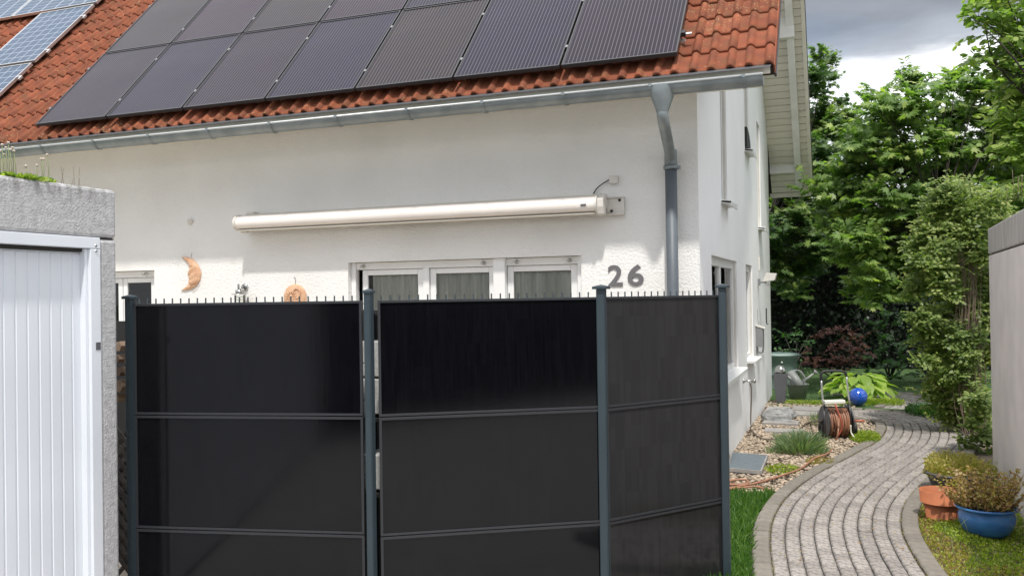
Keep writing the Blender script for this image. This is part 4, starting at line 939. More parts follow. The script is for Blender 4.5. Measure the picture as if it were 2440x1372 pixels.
# pale perforated crates seen through the fence gap
for (y0, y1, lab) in ((815, 900, 'topmost pale grey crate seen through the fence gap'), (906, 990, 'middle pale grey crate seen through the fence gap'), (1090, 1172, 'lowest pale grey crate seen through the fence gap')):
    a_ = at_d(858, y0, 4.95); c = at_d(905, y1, 4.95); b_ = MB(); b_.box(-2.62, -2.12, 4.42, 4.74, c.z, a_.z); tag(b_.build('crate', MT['crate'], None, bevel=.006), lab, 'crate', 'pale crates behind the fence')
b_ = MB()
for z in (0.0, at_d(880, 1176, 4.95).z-.03, at_d(880, 995, 4.95).z-.03, 1.66): b_.box(-2.75, -2.05, 4.40, 4.80, z, z+.02)
for x in (-2.75, -2.07):
    for y in (4.40, 4.78): b_.box(x, x+.02, y, y+.02, 0, 1.68)
b_.box(-3.2, -1.9, 4.82, 4.835, 0, 1.68)
tag(b_.build('garden_rack', MT['rubber'], None), 'dark rack behind the fence gap holding pale crates', 'rack')
# firewood and lattice in the gap by the garage
fwd = thing('firewood_stack', 'split firewood stacked behind the left fence post', 'firewood', (-4.0, 4.3, 1.2))
for k in range(10):
    zz = 1.16+.08*(k % 5)+random.uniform(-.01, .01); xx = -4.17+.11*(k//5)+random.uniform(-.02, .02)
    b_ = MB(); r_ = random.uniform(.03, .042); pr = [(r_*random.uniform(.7, 1.1)*math.cos(a_), r_*random.uniform(.7, 1.1)*math.sin(a_)) for a_ in np.linspace(0, 6.28, 7)[:-1]]
    b_.prism(pr, lambda a_, c, d: (xx+a_-.0, 4.16+d, zz+c), 0, .33); b_.build('log', MT['wood'], fwd)
lt = thing('lattice', 'weathered diagonal lattice below the firewood by the garage', 'lattice', (-4.0, 4.12, 0))
for k in range(-6, 18):
    for s2 in (1, -1):
        z0 = k*.085; x0, x1 = -4.25, -3.90
        a_, c = (x0, z0), (x1, z0+.35)
        if s2 < 0: a_, c = (x0, z0+.35), (x1, z0)
        if max(a_[1], c[1]) > 1.16 or min(a_[1], c[1]) < -.05: continue
        b_ = MB(); b_.bar((a_[0], 4.12+.012*s2, a_[1]), (c[0], 4.12+.012*s2, c[1]), .008, .026, (0, 0, 1)); b_.build('lath', MT['lattice'], lt)
b_ = MB(); b_.box(-4.9, -3.9, 4.6, 4.62, 0, 1.62); tag(b_.build('back_board', MT['rubber'], None), 'dark board behind the firewood by the garage', 'board')

# ================================================================== GARDEN THINGS
w = at_z(1783, 1108); 
c4 = [at_z(1733, 1123), at_z(1813, 1131), at_z(1829, 1092), at_z(1745, 1085)]
b_ = MB(); b_.add([Vector((p.x, p.y, .035)) for p in c4]+[Vector((p.x, p.y, -.02)) for p in c4], [(0, 1, 2, 3), (7, 6, 5, 4), (0, 4, 5, 1), (1, 5, 6, 2), (2, 6, 7, 3), (3, 7, 4, 0)])
lw_ = thing('shaft_cover', 'dark grey rectangular shaft cover lying in the gravel at the wall', 'cover', (w.x, w.y, 0)); b_.build('plate', MT['grate'], lw_, bevel=.003)
b_ = MB()
for i in range(4): b_.bar(Vector((c4[i].x, c4[i].y, .022)), Vector((c4[(i+1) % 4].x, c4[(i+1) % 4].y, .022)), .016, .034)
b_.build('rim', MT['slab'], lw_)
ground_curve('garden_hose', [(1700, 1150), (1760, 1142), (1782, 1145), (1770, 1153), (1700, 1152)], .010, MT['hose'], 'orange hose loop nearest the shaft cover')
ground_curve('garden_hose', [(1690, 1172), (1760, 1158), (1810, 1148), (1870, 1130), (1905, 1117), (1925, 1103), (1943, 1090), (1975, 1078)], .010, MT['hose'], 'long orange hose running over the gravel along the path',
             post=[at_d(1985, 1060, 10.3), at_d(1997, 1030, 10.35), at_d(1998, 975, 10.5)])
ground_curve('garden_hose', [(1700, 1168), (1770, 1161), (1800, 1159), (1825, 1164), (1836, 1166)], .010, MT['hose'], 'short orange hose end beside the lawn')
ground_curve('garden_hose', [(1900, 1030), (1915, 1012), (1930, 1006)], .009, MT['hose_grey'], 'brown hose arching from the lavender to the hose reel', post=[at_d(1945, 1003, 10.7), at_d(1972, 1003, 10.7)])
# hose trolley
ht = thing('hose_trolley', 'wheeled hose trolley with red hose wound on its drum', 'hose reel', at_z(2000, 1050))
DH = 10.45
def H(x, y, d=DH): return at_d(x, y, d)
b_ = MB(); hp = [H(1962, 968), H(1959, 935), H(1957, 905), H(1956, 893), H(1960, 886), H(1970, 884), H(1990, 883.5), H(2006, 884), H(2014, 888), H(2017, 896), H(2020, 925), H(2025, 965)]
b_.tube(catmull(hp[:3], 3), .011, 8); b_.tube(catmull(hp[9:], 3), .011, 8); b_.build('handle_tube', MT['alu'], ht)
b_ = MB(); b_.tube(catmull(hp[2:10], 5), .016, 10); b_.build('grip', MT['rubber'], ht)
b_ = MB()
for x0, y0, x1, y1, d0, d1 in ((1962, 965, 1968, 1048, DH, DH-.05), (2024, 960, 2029, 1012, DH, DH-.05), (1966, 960, 1972, 1040, DH+.35, DH+.35), (2016, 960, 2022, 1040, DH+.35, DH+.35)):
    b_ = MB(); b_.tube([H(x0, y0, d0), H(x1, y1, d1)], .012, 8); b_.build('frame_tube', MT['black_frame'], ht)
b_ = MB(); b_.tube([H(1964, 970), H(2026, 970)], .009, 8); b_.build('crossbar', MT['black_frame'], ht)
b_ = MB(); b_.tube(catmull([H(2027, 1012, DH-.05), H(2028, 1030, DH-.05), H(2036, 1044, DH-.08), H(2034, 1055, DH-.1), H(2020, 1060, DH-.1)], 5), .010, 8); b_.build('foot_tube', MT['hose_white'], ht)
b_ = MB(); q0, q1 = H(1963, 958, DH-.02), H(2012, 956, DH-.02); b_.obox((q0+q1)/2, q1-q0, (0, 0, 1), (-.3, 1, 0), (q1-q0).length/2, .022, .05); b_.build('tray', MT['gold'], ht, bevel=.01)
# drum: axis across the picture
dc = H(1994, 1005, DH+.12); ax_ = Vector((_R[0], _R[1], 0)).normalized()
def drum(b_, r0, r1, w0, w1, n=28, sm=True):
    a2 = Vector((0, 0, 1)); a3 = ax_.cross(a2); vs = []
    for (r_, w_) in ((r0, w0), (r1, w0), (r1, w1), (r0, w1)):
        for j in range(n): a_ = 2*math.pi*j/n; vs.append(dc+ax_*w_+a2*math.cos(a_)*r_+a3*math.sin(a_)*r_)
    b_.add(vs, [(i*n+j, ((i+1) % 4)*n+j, ((i+1) % 4)*n+(j+1) % n, i*n+(j+1) % n) for i in range(4) for j in range(n)], False)
b_ = MB(); drum(b_, .05, .20, -.155, -.14); drum(b_, .05, .20, .125, .14); drum(b_, 0.01, .06, -.14, .125); b_.build('drum', MT['black_frame'], ht)
b_ = MB(); a2 = Vector((0, 0, 1)); a3 = ax_.cross(a2)
for k in range(15):
    r_ = .155+.012*math.sin(k*2.1); ww = -.125+.0165*k
    b_.tube([dc+ax_*(ww+.004*math.sin(a_*2+k))+a2*math.cos(a_)*r_+a3*math.sin(a_)*r_ for a_ in np.linspace(0, 6.283, 25)], .0095, 6, cap=False)
b_.build('wound_hose', MT['hose'], ht)
b_ = MB(); b_.tube(catmull([H(1990, 962, DH-.12), H(1994, 975, DH-.14), H(2004, 1000, DH-.14), H(2006, 1020, DH-.12), H(1996, 1040, DH-.08), H(1990, 1047, DH)], 6), .010, 7); b_.build('hanging_hose', MT['hose_red'], ht)
b_ = MB(); b_.tube([H(2036, 1002, DH+.05), H(2060, 1003, DH+.05)], .012, 8); b_.build('crank', MT['hose_red'], ht)
for off_ in (-.185, .20):
    wc = dc+ax_*off_+Vector((0, .10, 0)); wc.z = .085; b_ = MB(); vs = []; n__ = 24
    for r_, w_ in ((.03, -.018), (.075, -.02), (.085, -.012), (.085, .012), (.075, .02), (.03, .018)):
        for j in range(n__): a_ = 2*math.pi*j/n__; vs.append(wc+ax_*w_+a2*math.cos(a_)*r_+a3*math.sin(a_)*r_)
    b_.add(vs, [(i*n__+j, ((i+1) % 6)*n__+j, ((i+1) % 6)*n__+(j+1) % n__, i*n__+(j+1) % n__) for i in range(6) for j in range(n__)], True); b_.build('wheel', MT['rubber'], ht)
# glazed ball
bc = at_z(2045, 966); b_ = MB(); br_ = .137
b_.lathe([(br_*math.sin(math.pi*i/20), br_-br_*math.cos(math.pi*i/20)) for i in range(21)], bc, 36); tag(b_.build('garden_ball', MT['blue_ball'], None), 'shiny cobalt blue ball lying in front of the hosta', 'garden ball')
# hosta, single leaves
ho = thing('hosta', 'yellow-green hosta with broad ribbed leaves behind the blue ball', 'plant', at_z(2046, 955))
hc = wo(ho)+Vector((.0, .32, 0))
def hosta_mesh():
    nu, nv = 6, 7; vs = []; 
    for i in range(nu+1):
        t_ = i/nu; wd_ = .42*math.sin(math.pi*min(1, (t_*.93+.07)))**.75*(1-.35*t_)
        for j in range(nv+1):
            s2 = (j/nv-.5)*2; vs.append((s2*wd_, t_-.10*abs(s2)**2*(t_ < .2), .12*abs(s2)*wd_*2-.55*t_*t_*.55+.008*math.cos(j*3.1)))
    fs = [(i*(nv+1)+j, i*(nv+1)+j+1, (i+1)*(nv+1)+j+1, (i+1)*(nv+1)+j) for i in range(nu) for j in range(nv)]
    me = bpy.data.meshes.new('leaf'); me.from_pydata(vs, [], fs); me.polygons.foreach_set('use_smooth', [True]*len(fs))
    return me
hms = []
for q in (.25, .5, .75, .95):
    m_ = hosta_mesh(); at = m_.attributes.new('rnd', 'FLOAT', 'FACE'); at.data.foreach_set('value', [q]*len(m_.polygons)); m_.materials.append(LM['hosta']); hms.append(m_)
b_ = MB(); hl = []
for k in range(64):
    a_ = k*2.399+random.uniform(-.2, .2); rr = .09+.36*math.sqrt((k+.5)/64); hgt = .40-.30*(k/64)+random.uniform(-.03, .03)
    pos = hc+Vector((rr*math.cos(a_)*1.05, rr*math.sin(a_)*.8, hgt)); s2 = random.uniform(.17, .25)
    hl.append((pos, a_, s2)); b_.tube([hc+Vector((random.uniform(-.04, .04), random.uniform(-.04, .04), 0)), pos.lerp(hc, .4)+Vector((0, 0, .05)), pos], .005, 4)
b_.build('stalks', MT['stem_green'], ho)
for pos, a_, s2 in hl:
    o = place('leaf', random.choice(hms), ho, pos, (R(-8+random.uniform(-22, 16)), random.uniform(-.2, .2), a_-math.pi/2)); o.scale = (s2, s2, s2)
# rain barrel
b0 = at_z(1862, 925); b0.x += .02
rb = thing('rain_barrel', 'grey-green plastic rain barrel behind the back corner of the house', 'rain barrel', (-.98, 16.9, 0))
q = Vector((-1.17, 16.9, -.26)); b_ = MB(); b_.lathe([(.28, .24), (.335, .80), (.365, .81), (.365, .86), (.33, .865), (.33, .5)], q, 36); b_.build('body', MT['bin'], rb)
b_ = MB(); b_.lathe([(0, .885), (.33, .88), (.39, .865), (.39, .845), (.36, .845)], q, 36); b_.build('lid', MT['bin'], rb)
b_ = MB(); b_.lathe([(0, -.02), (.02, -.018), (.022, 0)], at_y(1863, 864, q.y-.33), 10, 'y'); b_.build('plug', MT['alu'], rb)
# tall planter with silver ball
pt_ = at_z(1861, 958); b_ = MB(); hz = .46
def frus(b_, c, a0, a1, h, th_=.012):
    v = []
    for a_, z in ((a0, 0), (a1, h), (a1-th_, h), (a0-th_, .1)): v += [(c.x-a_, c.y-a_, z), (c.x+a_, c.y-a_, z), (c.x+a_, c.y+a_, z), (c.x-a_, c.y+a_, z)]
    b_.add(v, [(i*4+j, i*4+(j+1) % 4, (i+1)*4+(j+1) % 4, (i+1)*4+j) for i in range(3) for j in range(4)]+[(3, 2, 1, 0), (12, 13, 14, 15)])
frus(b_, pt_, .068, .105, hz); tag(b_.build('planter', MT['planter'], None, bevel=.004), 'tall tapered dark grey planter by the house corner', 'planter')
b_ = MB(); b_.lathe([(.088*math.sin(math.pi*i/14), -.088*math.cos(math.pi*i/14)) for i in range(15)], pt_+Vector((0, 0, hz+.04)), 24); tag(b_.build('mirror_ball', MT['chrome'], None), 'silver mirror ball resting on the tall dark planter', 'mirror ball')
# zinc tub with two cans
tb = at_z(1901, 948); b_ = MB(); b_.lathe([(0, .01), (.125, 0), (.175, .23), (.185, .235), (.168, .235), (.118, .03), (0, .03)], tb, 28); tag(b_.build('zinc_tub', MT['tub'], None), 'round old zinc tub holding two watering cans', 'tub')
def can(c, ang, lean, lab, long_=.30):
    t_ = thing('watering_can', lab, 'watering can', c, 'watering cans lying in the zinc tub'); d = Vector((math.cos(ang)*math.cos(lean), .15, math.sin(lean))).normalized()
    b_ = MB(); b_.tube([c, c+d*.30], .072, 18, smooth=True); b_.build('body', MT['tub'], t_)
    s0 = c+d*.04; dd = Vector((math.cos(ang)*.75, -.1, .62)).normalized(); b_ = MB(); b_.tube([s0, s0+dd*(.16+long_*.6)], [.026, .015], 10); e_ = s0+dd*(.16+long_*.6); b_.tube([e_, e_+dd*.05], [.016, .046], 16); b_.build('spout', MT['tub'], t_)
    b_ = MB(); sdv = d.cross(Vector((0, 1, 0))).normalized(); b_.tube(catmull([c+d*.02-sdv*.07, c+d*.10-sdv*.14, c+d*.24-sdv*.14, c+d*.30-sdv*.05], 5), .009, 6); b_.build('handle', MT['tub'], t_)
can(tb+Vector((.06, 0, .17)), math.pi, R(55), 'watering can leaning left, its rose beside the silver ball', .20)
can(tb+Vector((.03, .03, .17)), 0, R(125), 'watering can with its spout pointing right out of the tub', .28)
# rocks
for (x, y, sx, sy, sz, lb) in ((1850, 1004, .20, .13, .15, 'largest grey boulder in the gravel'), (1878, 996, .12, .09, .12, 'smaller pale boulder right of the large one'), (1868, 1010, .15, .07, .06, 'flat dark stone at the foot of the boulders')):
    c = at_z(x, y); bm_ = []; b_ = MB(); nu, nv = 10, 14; vs = []; rr = random.Random(x)
    for i in range(nu+1):
        for j in range(nv):
            a_, t_ = 2*math.pi*j/nv, math.pi*i/nu; k = 1+rr.uniform(-.10, .10); vs.append((c.x+sx*math.sin(t_)*math.cos(a_)*k, c.y+sy*math.sin(t_)*math.sin(a_)*k, c.z+sz*.35+sz*.8*math.cos(t_)*k))
    b_.add(vs, [(i*nv+j, (i+1)*nv+j, (i+1)*nv+(j+1) % nv, i*nv+(j+1) % nv) for i in range(nu) for j in range(nv)], False); tag(b_.build('boulder', MT['rock'], None, bevel=.01), lb, 'boulder', 'boulders in the gravel bed')
# pots on the right
def pot(name, prof, c, m, lab, cat='pot', n=40):
    b_ = MB(); b_.lathe(prof, c, n); return tag(b_.build(name, m, None), lab, cat)
pc_ = at_z(2240, 1232)+Vector((.012, 0, 0)); pot('plant_pot', [(0, 0), (.108, 0), (.108, 0), (.130, .118), (.130, .118), (.150, .120), (.150, .120), (.157, .212), (.157, .212), (.146, .214), (.146, .214), (.136, .15), (.12, .12), (0, .12)], pc_, MT['terra_pot'], 'empty terracotta pot with a thick rim')
bp_ = at_z(2350, 1279); bp_.x += .012; bp_.y += .05
pot('plant_pot', [(0.0, 0.0), (0.1105, 0.0), (0.1573, 0.044), (0.1827, 0.1056), (0.1853, 0.1496), (0.1742, 0.176), (0.181, 0.1892), (0.2023, 0.1954), (0.2065, 0.2042), (0.1997, 0.2112), (0.1742, 0.2068), (0.1658, 0.176), (0.0, 0.1672)], bp_, MT['blue_pot'], 'wide blue glazed bowl filled with a dry brown plant')
p3 = at_z(2262, 1180)+Vector((.10, .16, 0)); pot('plant_pot', [(0, 0), (.20, 0), (.27, .16), (.285, .165), (.285, .18), (.26, .18), (.25, .14), (0, .13)], p3, MT['planter'], 'low dark bowl of yellowing grass behind the terracotta pot')
p_, d_, n__, s_ = tuft(3200, (p3.x, p3.y, .14), .27, .27, .03, .07, 1.6); p_[:, 2] += RNG.uniform(0, .15, 3200)*RNG.random(3200)
tag(leaves('bowl_grass', SMALL, p_, d_+RNG.normal(0, .5, (3200, 3)), n__, s_*.55, LM['bowl']), 'yellow-green grassy plant spilling out of the dark bowl', 'plant')
# dry shrub in the blue pot
ds = thing('dry_shrub', 'dry reddish-brown shrub standing in the blue bowl', 'plant', bp_+Vector((0, 0, .2)))
b_ = MB(); LP, LDr, LN = [], [], []
for k in range(150):
    a_ = random.uniform(0, 6.28); q = math.sqrt(random.random()); base = bp_+Vector((.15*q*math.cos(a_), .15*q*math.sin(a_), .165)); top = base+Vector((.14*q*math.cos(a_)+random.gauss(0, .04), .14*q*math.sin(a_)+random.gauss(0, .04), random.uniform(.12, .31)))
    mid = base.lerp(top, .5)+Vector((random.gauss(0, .012), random.gauss(0, .012), 0)); b_.tube([base, mid, top], [.003, .002, .001], 4)
    for j in range(26):
        t_ = random.uniform(.2, 1); p = base.lerp(mid, t_*2) if t_ < .5 else mid.lerp(top, t_*2-1); LP.append(p); LDr.append((random.gauss(0, 1), random.gauss(0, 1), random.uniform(0, 1.2))); LN.append((random.gauss(0, 1), random.gauss(0, 1), 1))
b_.build('twigs', MT['vine'], ds); leaves('leaf_mass', SMALL, LP, LDr, LN, RNG.uniform(.016, .032, len(LP)), LM['dry'], ds)
b_ = MB(); w = at_z(2335, 1226); w = bp_+Vector((.05, -.12, .2)); b_.tube([w, w+Vector((.03, -.02, .07))], .006, 6); b_.tube([w+Vector((.03, 0, 0)), w+Vector((.06, 0, .09))], .005, 6); tag(b_.build('plant_stick', MT['hose_red'], None), 'small red plant stick in the blue bowl', 'plant stick')

# ================================================================== LOW PLANTS
# lawn left of the path
P_ = []
while len(P_) < 15000:
    y = random.uniform(5.2, 8.15); x = random.uniform(-1.25, -.45)
    if x > xleft(y)-.0 - abs(random.gauss(0, .015)) or y > 7.85+.2*(x+1.19)+random.uniform(-.12, .1): continue
    P_.append((x, y, -.03))
P_ = np.array(P_); n_ = len(P_); d_ = np.stack([RNG.normal(0, .45, n_), RNG.normal(0, .45, n_), np.ones(n_)], 1)
tag(leaves('lawn_grass', [(-.05, 0), (.05, 0), (.035, .55), (0, 1)], P_, d_, RNG.normal(0, 1, (n_, 3)), RNG.uniform(.035, .10, n_), LM['grass'], bend=.5), 'lush green lawn grass between the fence end and the path', 'grass', kind='stuff')
# ground cover, right side
def cover_pts(n_, fn):
    o = []
    while len(o) < n_:
        q = fn()
        if q is not None: o.append(q)
    return np.array(o)
def rcov():
    y = random.uniform(5.0, 9.4); x = random.uniform(.35, 1.32)
    if x < xright(y)-.01+random.gauss(0, .03)*1 or x > gxr(y)-.02: return None
    h = .02+.045*(.5+.5*math.sin(x*9+y*3))*(.6+.4*math.sin(y*7.3+x*2)); h *= min(1, max(.15, (x-xright(y))/.12))
    return (x, y, -.03+h*random.random()**.5+.012)
P_ = cover_pts(26000, rcov); n_ = len(P_); edge = np.array([p[0]-xright(p[1]) for p in P_]); brown = (edge < .16+.08*np.sin(P_[:, 1]*6))*(RNG.random(n_) < .8)+(P_[:, 1] < 6.2)*(RNG.random(n_) < .45) > 0
for nm, msk, mt, lb in (('ground_cover', ~brown, 'cover', 'bright yellow-green stonecrop carpet below the blue bowl'), ('dry_ground_cover', brown, 'cover_brown', 'brownish stonecrop fringe along the right path edge')):
    q = P_[msk]; k = len(q)
    tag(leaves(nm, SMALL, q, np.stack([RNG.normal(0, .8, k), RNG.normal(0, .8, k), np.ones(k)*.8], 1), RNG.normal(0, 1, (k, 3))+np.array([0, 0, 1.2]), RNG.uniform(.010, .024, k), LM[mt]), lb, 'ground cover', kind='stuff')
# tall weeds there
b_ = MB()
for k in range(46):
    y = random.uniform(5.6, 8.4); x = random.uniform(xright(y)+.05, gxr(y)-.05); h = random.uniform(.06, .16); b_.tube([(x, y, 0), (x+random.gauss(0, .02), y+random.gauss(0, .02), h*.6), (x+random.gauss(0, .05), y+random.gauss(0, .05), h)], [.0022, .0018, .001], 4)
tag(b_.build('weed_stalks', MT['stem_green'], None), 'thin pale weed stalks rising from the right ground cover', 'weeds', kind='stuff')
# moss / low plants near the gravel bed
def patch(n_, px, py, rx, ry, hgt, mt, sz, name, lab, cat='plant', kind=None, tm=SMALL, lean=.8):
    c = at_z(px, py); p_, d_, n__, s_ = tuft(n_, (c.x, c.y, -.02), rx, ry, sz[0], sz[1], lean); p_[:, 2] += RNG.random(n_)*hgt
    return tag(leaves(name, tm, p_, d_, n__, s_, LM[mt]), lab, cat, kind=kind)
patch(2600, 2060, 1042, .17, .42, .05, 'cover', (.012, .028), 'moss_patch', 'bright green moss cushion right of the hose trolley')
patch(2600, 1950, 960, .60, .22, .04, 'cover', (.012, .026), 'moss_patch', 'green moss strip in front of the planter and tub')
patch(1600, 2105, 962, .30, .22, .09, 'cover', (.015, .03), 'moss_patch', 'green cushion plant at the foot of the hosta')
patch(900, 1955, 1098, .14, .22, .03, 'cover_brown', (.010, .022), 'moss_patch', 'brown dry moss at the kerb below the trolley')
patch(500, 1865, 1118, .16, .25, .03, 'cover', (.015, .03), 'weed_patch', 'sparse green weeds in the gravel right of the shaft cover')
patch(900, 1790, 958, .08, .5, .10, 'shrub', (.015, .03), 'wall_weeds', 'low weeds along the foot of the house wall')
patch(1250, 1905, 1070, .20, .36, .08, 'lav', (.06, .21), 'lavender', 'grey-green lavender bush in front of the hose trolley', tm=[(-.03, 0), (.03, 0), (.02, .6), (0, 1)], lean=1.3)
patch(520, 1945, 1078, .11, .18, .05, 'lav', (.04, .10), 'lavender', 'smaller paler lavender tuft beside the big bush', tm=[(-.03, 0), (.03, 0), (.02, .6), (0, 1)], lean=1.0)
patch(300, 1848, 1076, .09, .16, .04, 'lav', (.03, .08), 'lavender', 'smallest lavender tuft nearest the house wall', tm=[(-.03, 0), (.03, 0), (.02, .6), (0, 1)], lean=1.0)
patch(300, 1950, 1010, .10, .20, .12, 'lav', (.04, .10), 'garden_weed', 'thin pale weed behind the lavender left of the trolley', tm=[(-.03, 0), (.03, 0), (.02, .6), (0, 1)], lean=.6)

n_ = 420; P_ = []
while len(P_) < n_:
    s_ = random.uniform(1.5, L1); o_ = random.uniform(-HW, HW); p, nn = at1(s_); q = p+nn*o_
    if abs(o_) > .22 or random.random() < .35: P_.append((q.x, q.y, .008))
tag(leaves('leaf_litter', SMALL, P_, RNG.normal(0, 1, (n_, 3))*[1, 1, .1], RNG.normal(0, .25, (n_, 3))+[0, 0, 1], RNG.uniform(.010, .024, n_), LM['dry']), 'small dry leaf scraps scattered over the path', 'leaf litter', kind='stuff')
# moss in the joints near the kerbs
P_ = []
for k in range(1500):
    p, nn = at1(random.uniform(1.5, L1)); o_ = random.choice((-1, 1))*(HW+random.gauss(0, .006)); q = p+nn*o_; P_.append((q.x, q.y, -.008))
tag(leaves('joint_moss', SMALL, P_, RNG.normal(0, 1, (1500, 3))+[0, 0, 1], RNG.normal(0, 1, (1500, 3)), RNG.uniform(.006, .016, 1500), LM['cover_brown']), 'thin moss growing in the joints along the kerbs', 'moss', kind='stuff')

# ================================================================== TREES AND SHRUBS
DOWN = np.array([0, 0, -1.])
def sprays(clumps, n_tw, n_lf, ln, size, up=.35, droop=.45, fan=1.0):
    """twigs leave each clump's inside, arch over, and carry leaves on both sides"""
    Pp, Dd, Nn, Ss, Rr, tw = [], [], [], [], [], []
    for (c, r_) in clumps:
        c = np.array(c); nt_ = max(3, int(n_tw*(r_/.5)**2)); tone = RNG.normal(0, .10)
        for _ in range(nt_):
            a_ = RNG.uniform(0, 6.283); el_ = RNG.uniform(-.5, 1.3)*.9
            d = np.array([math.cos(a_)*math.cos(el_), math.sin(a_)*math.cos(el_), math.sin(el_)+up]); d /= np.linalg.norm(d)
            p = c+RNG.normal(0, r_*.33, 3); L_ = ln*RNG.uniform(.6, 1.15)*(r_/.5)**.5; k = max(4, int(n_lf*RNG.uniform(.7, 1.2))); pts = [p.copy()]
            ph_ = RNG.uniform(0, 6.28)
            for j in range(k):
                p = p+d*(L_/k); d = d+DOWN*droop/k+RNG.normal(0, .05, 3); d /= np.linalg.norm(d); pts.append(p.copy())
                sdv = np.cross(d, [0, 0, 1.]); sdv /= np.linalg.norm(sdv)+1e-6; s_ = 1 if j % 2 else -1
                out_ = d*RNG.uniform(.2, .8)+sdv*s_*RNG.uniform(.6, 1)*fan+np.array([0, 0, RNG.uniform(-.35, .15)])
                nr = np.array([.1, -.45, .8])+RNG.normal(0, .38, 3)+d*.25
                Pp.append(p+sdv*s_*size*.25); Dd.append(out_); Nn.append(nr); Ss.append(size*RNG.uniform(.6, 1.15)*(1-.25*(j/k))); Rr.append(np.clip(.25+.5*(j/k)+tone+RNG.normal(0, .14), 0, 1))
            tw.append(pts)
    return Pp, Dd, Nn, Ss, Rr, tw
def twig_mesh(b_, tw, r_=.004, step=1):
    for pts in tw[::step]:
        q = [Vector(p) for p in pts[::2]]
        if len(q) > 2: b_.tube(q, [r_*(1-.7*i/(len(q)-1)) for i in range(len(q))], 3, cap=False)
def tree(name, lab, base, clumps, lm, tmpl, size, n_tw=9, n_lf=11, ln=.55, trunk_r=.12, hub=.55, cat='tree', group=None, droop=.45, twr=.004, cname='crown', fan=1.0, upright=False):
    t_ = thing(name, lab, cat, base, group); base = Vector(base); cs = [Vector(c) for c, r_ in clumps]
    zc = np.mean([c.z for c in cs]); hubp = base.lerp(Vector((np.mean([c.x for c in cs]), np.mean([c.y for c in cs]), zc)), hub)
    if upright: hubp = Vector((base.x, base.y, hubp.z))
    b_ = MB(); b_.tube(catmull([base-Vector((0, 0, .1)), base.lerp(hubp, .5)+Vector((.06, .05, 0)), hubp], 4), [trunk_r*(1.15-.06*i) for i in range(9)], 10)
    for c in cs:
        m_ = hubp.lerp(c, .5)+Vector((random.gauss(0, .12), random.gauss(0, .12), .12)); b_.tube(catmull([hubp, m_, c], 3), [trunk_r*.16*(1-.12*i) for i in range(7)], 5)
    Pp, Dd, Nn, Ss, Rr, tw = sprays(clumps, n_tw, n_lf, ln, size, droop=droop, fan=fan); twig_mesh(b_, tw, twr, 3)
    b_.build('trunk', MT['bark'], t_); leaves(cname, tmpl, Pp, Dd, Nn, Ss, lm, t_, Rr); return t_
def cl(lst, d, rpx, dj=.8):
    o = []
    for q in lst:
        x, y = q[0], q[1]; k = q[2] if len(q) > 2 else rpx; dd = d+random.uniform(-dj, dj); o.append((at_d(x, y, dd), k*dd/FPX))
    return o
# the big maple, centre right
C_ = []
for y, x0, x1 in ((290, 2110, 2440), (350, 2070, 2480), (415, 2010, 2480), (480, 1985, 2480), (545, 1985, 2420), (600, 2010, 2300)):
    x = x0
    while x <= x1: C_.append((x+random.uniform(-14, 14), y+random.uniform(-12, 12))); x += 62
C_ += [(2085, 250, 34), (2082, 225, 20), (2172, 205, 34), (2175, 185, 18), (2180, 250, 48), (2262, 215, 40), (2275, 195, 22), (2330, 225, 44), (2338, 195, 22), (2395, 215, 48), (2440, 200, 50), (2110, 300, 50), (2040, 345, 36), (2060, 640, 45), (2110, 655, 48), (2160, 650, 45), (2060, 590, 50), (2040, 690, 34), (2085, 705, 38), (2130, 710, 36), (2175, 690, 40)]
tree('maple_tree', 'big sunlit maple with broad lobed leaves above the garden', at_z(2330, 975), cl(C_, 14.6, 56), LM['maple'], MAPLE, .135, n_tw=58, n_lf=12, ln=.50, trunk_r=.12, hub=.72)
# maple behind it, seen between the eaves and the big one
C_ = []
for y, x0, x1 in ((420, 1850, 2010), (470, 1850, 2050), (520, 1850, 2050), (570, 1850, 2020), (625, 1850, 1960), (370, 1930, 2050), (320, 1940, 2040)):
    x = x0
    while x <= x1: C_.append((x+random.uniform(-12, 12), y+random.uniform(-10, 10))); x += 46
C_ += [(1955, 130, 22), (1975, 155, 30), (1945, 180, 34), (1975, 195, 26), (1925, 215, 36), (1950, 235, 24), (1965, 270, 36), (2005, 255, 24), (2015, 280, 26), (1930, 300, 44), (1985, 300, 34), (1890, 660, 34), (1860, 650, 34), (1925, 640, 34), (1950, 600, 34), (1900, 700, 28), (1865, 690, 26), (1980, 560, 40), (2010, 520, 40)]
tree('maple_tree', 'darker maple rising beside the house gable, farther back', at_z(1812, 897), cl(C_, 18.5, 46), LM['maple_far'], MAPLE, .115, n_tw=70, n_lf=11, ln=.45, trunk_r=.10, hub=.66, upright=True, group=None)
# tree overhanging from the right
C_ = [(2440, -60, 70), (2390, -30, 60), (2350, 0, 44), (2310, 25, 26), (2420, 30, 70), (2450, 90, 70), (2385, 60, 55), (2345, 50, 36), (2320, 45, 22), (2405, 120, 60), (2455, 150, 70), (2355, 135, 30), (2320, 133, 18), (2385, 165, 40), (2430, 200, 60), (2455, 250, 70), (2405, 245, 50), (2445, 310, 70), (2400, 300, 52), (2460, 370, 70), (2430, 350, 50)]
tree('broadleaf_tree', 'light green tree with oval leaves at the top right picture edge', (4.6, 11.6, 0), cl(C_, 11.6, 50, .5), LM['ash'], OVAL, .135, n_tw=62, n_lf=12, ln=.42, trunk_r=.12, hub=.8, droop=.8)
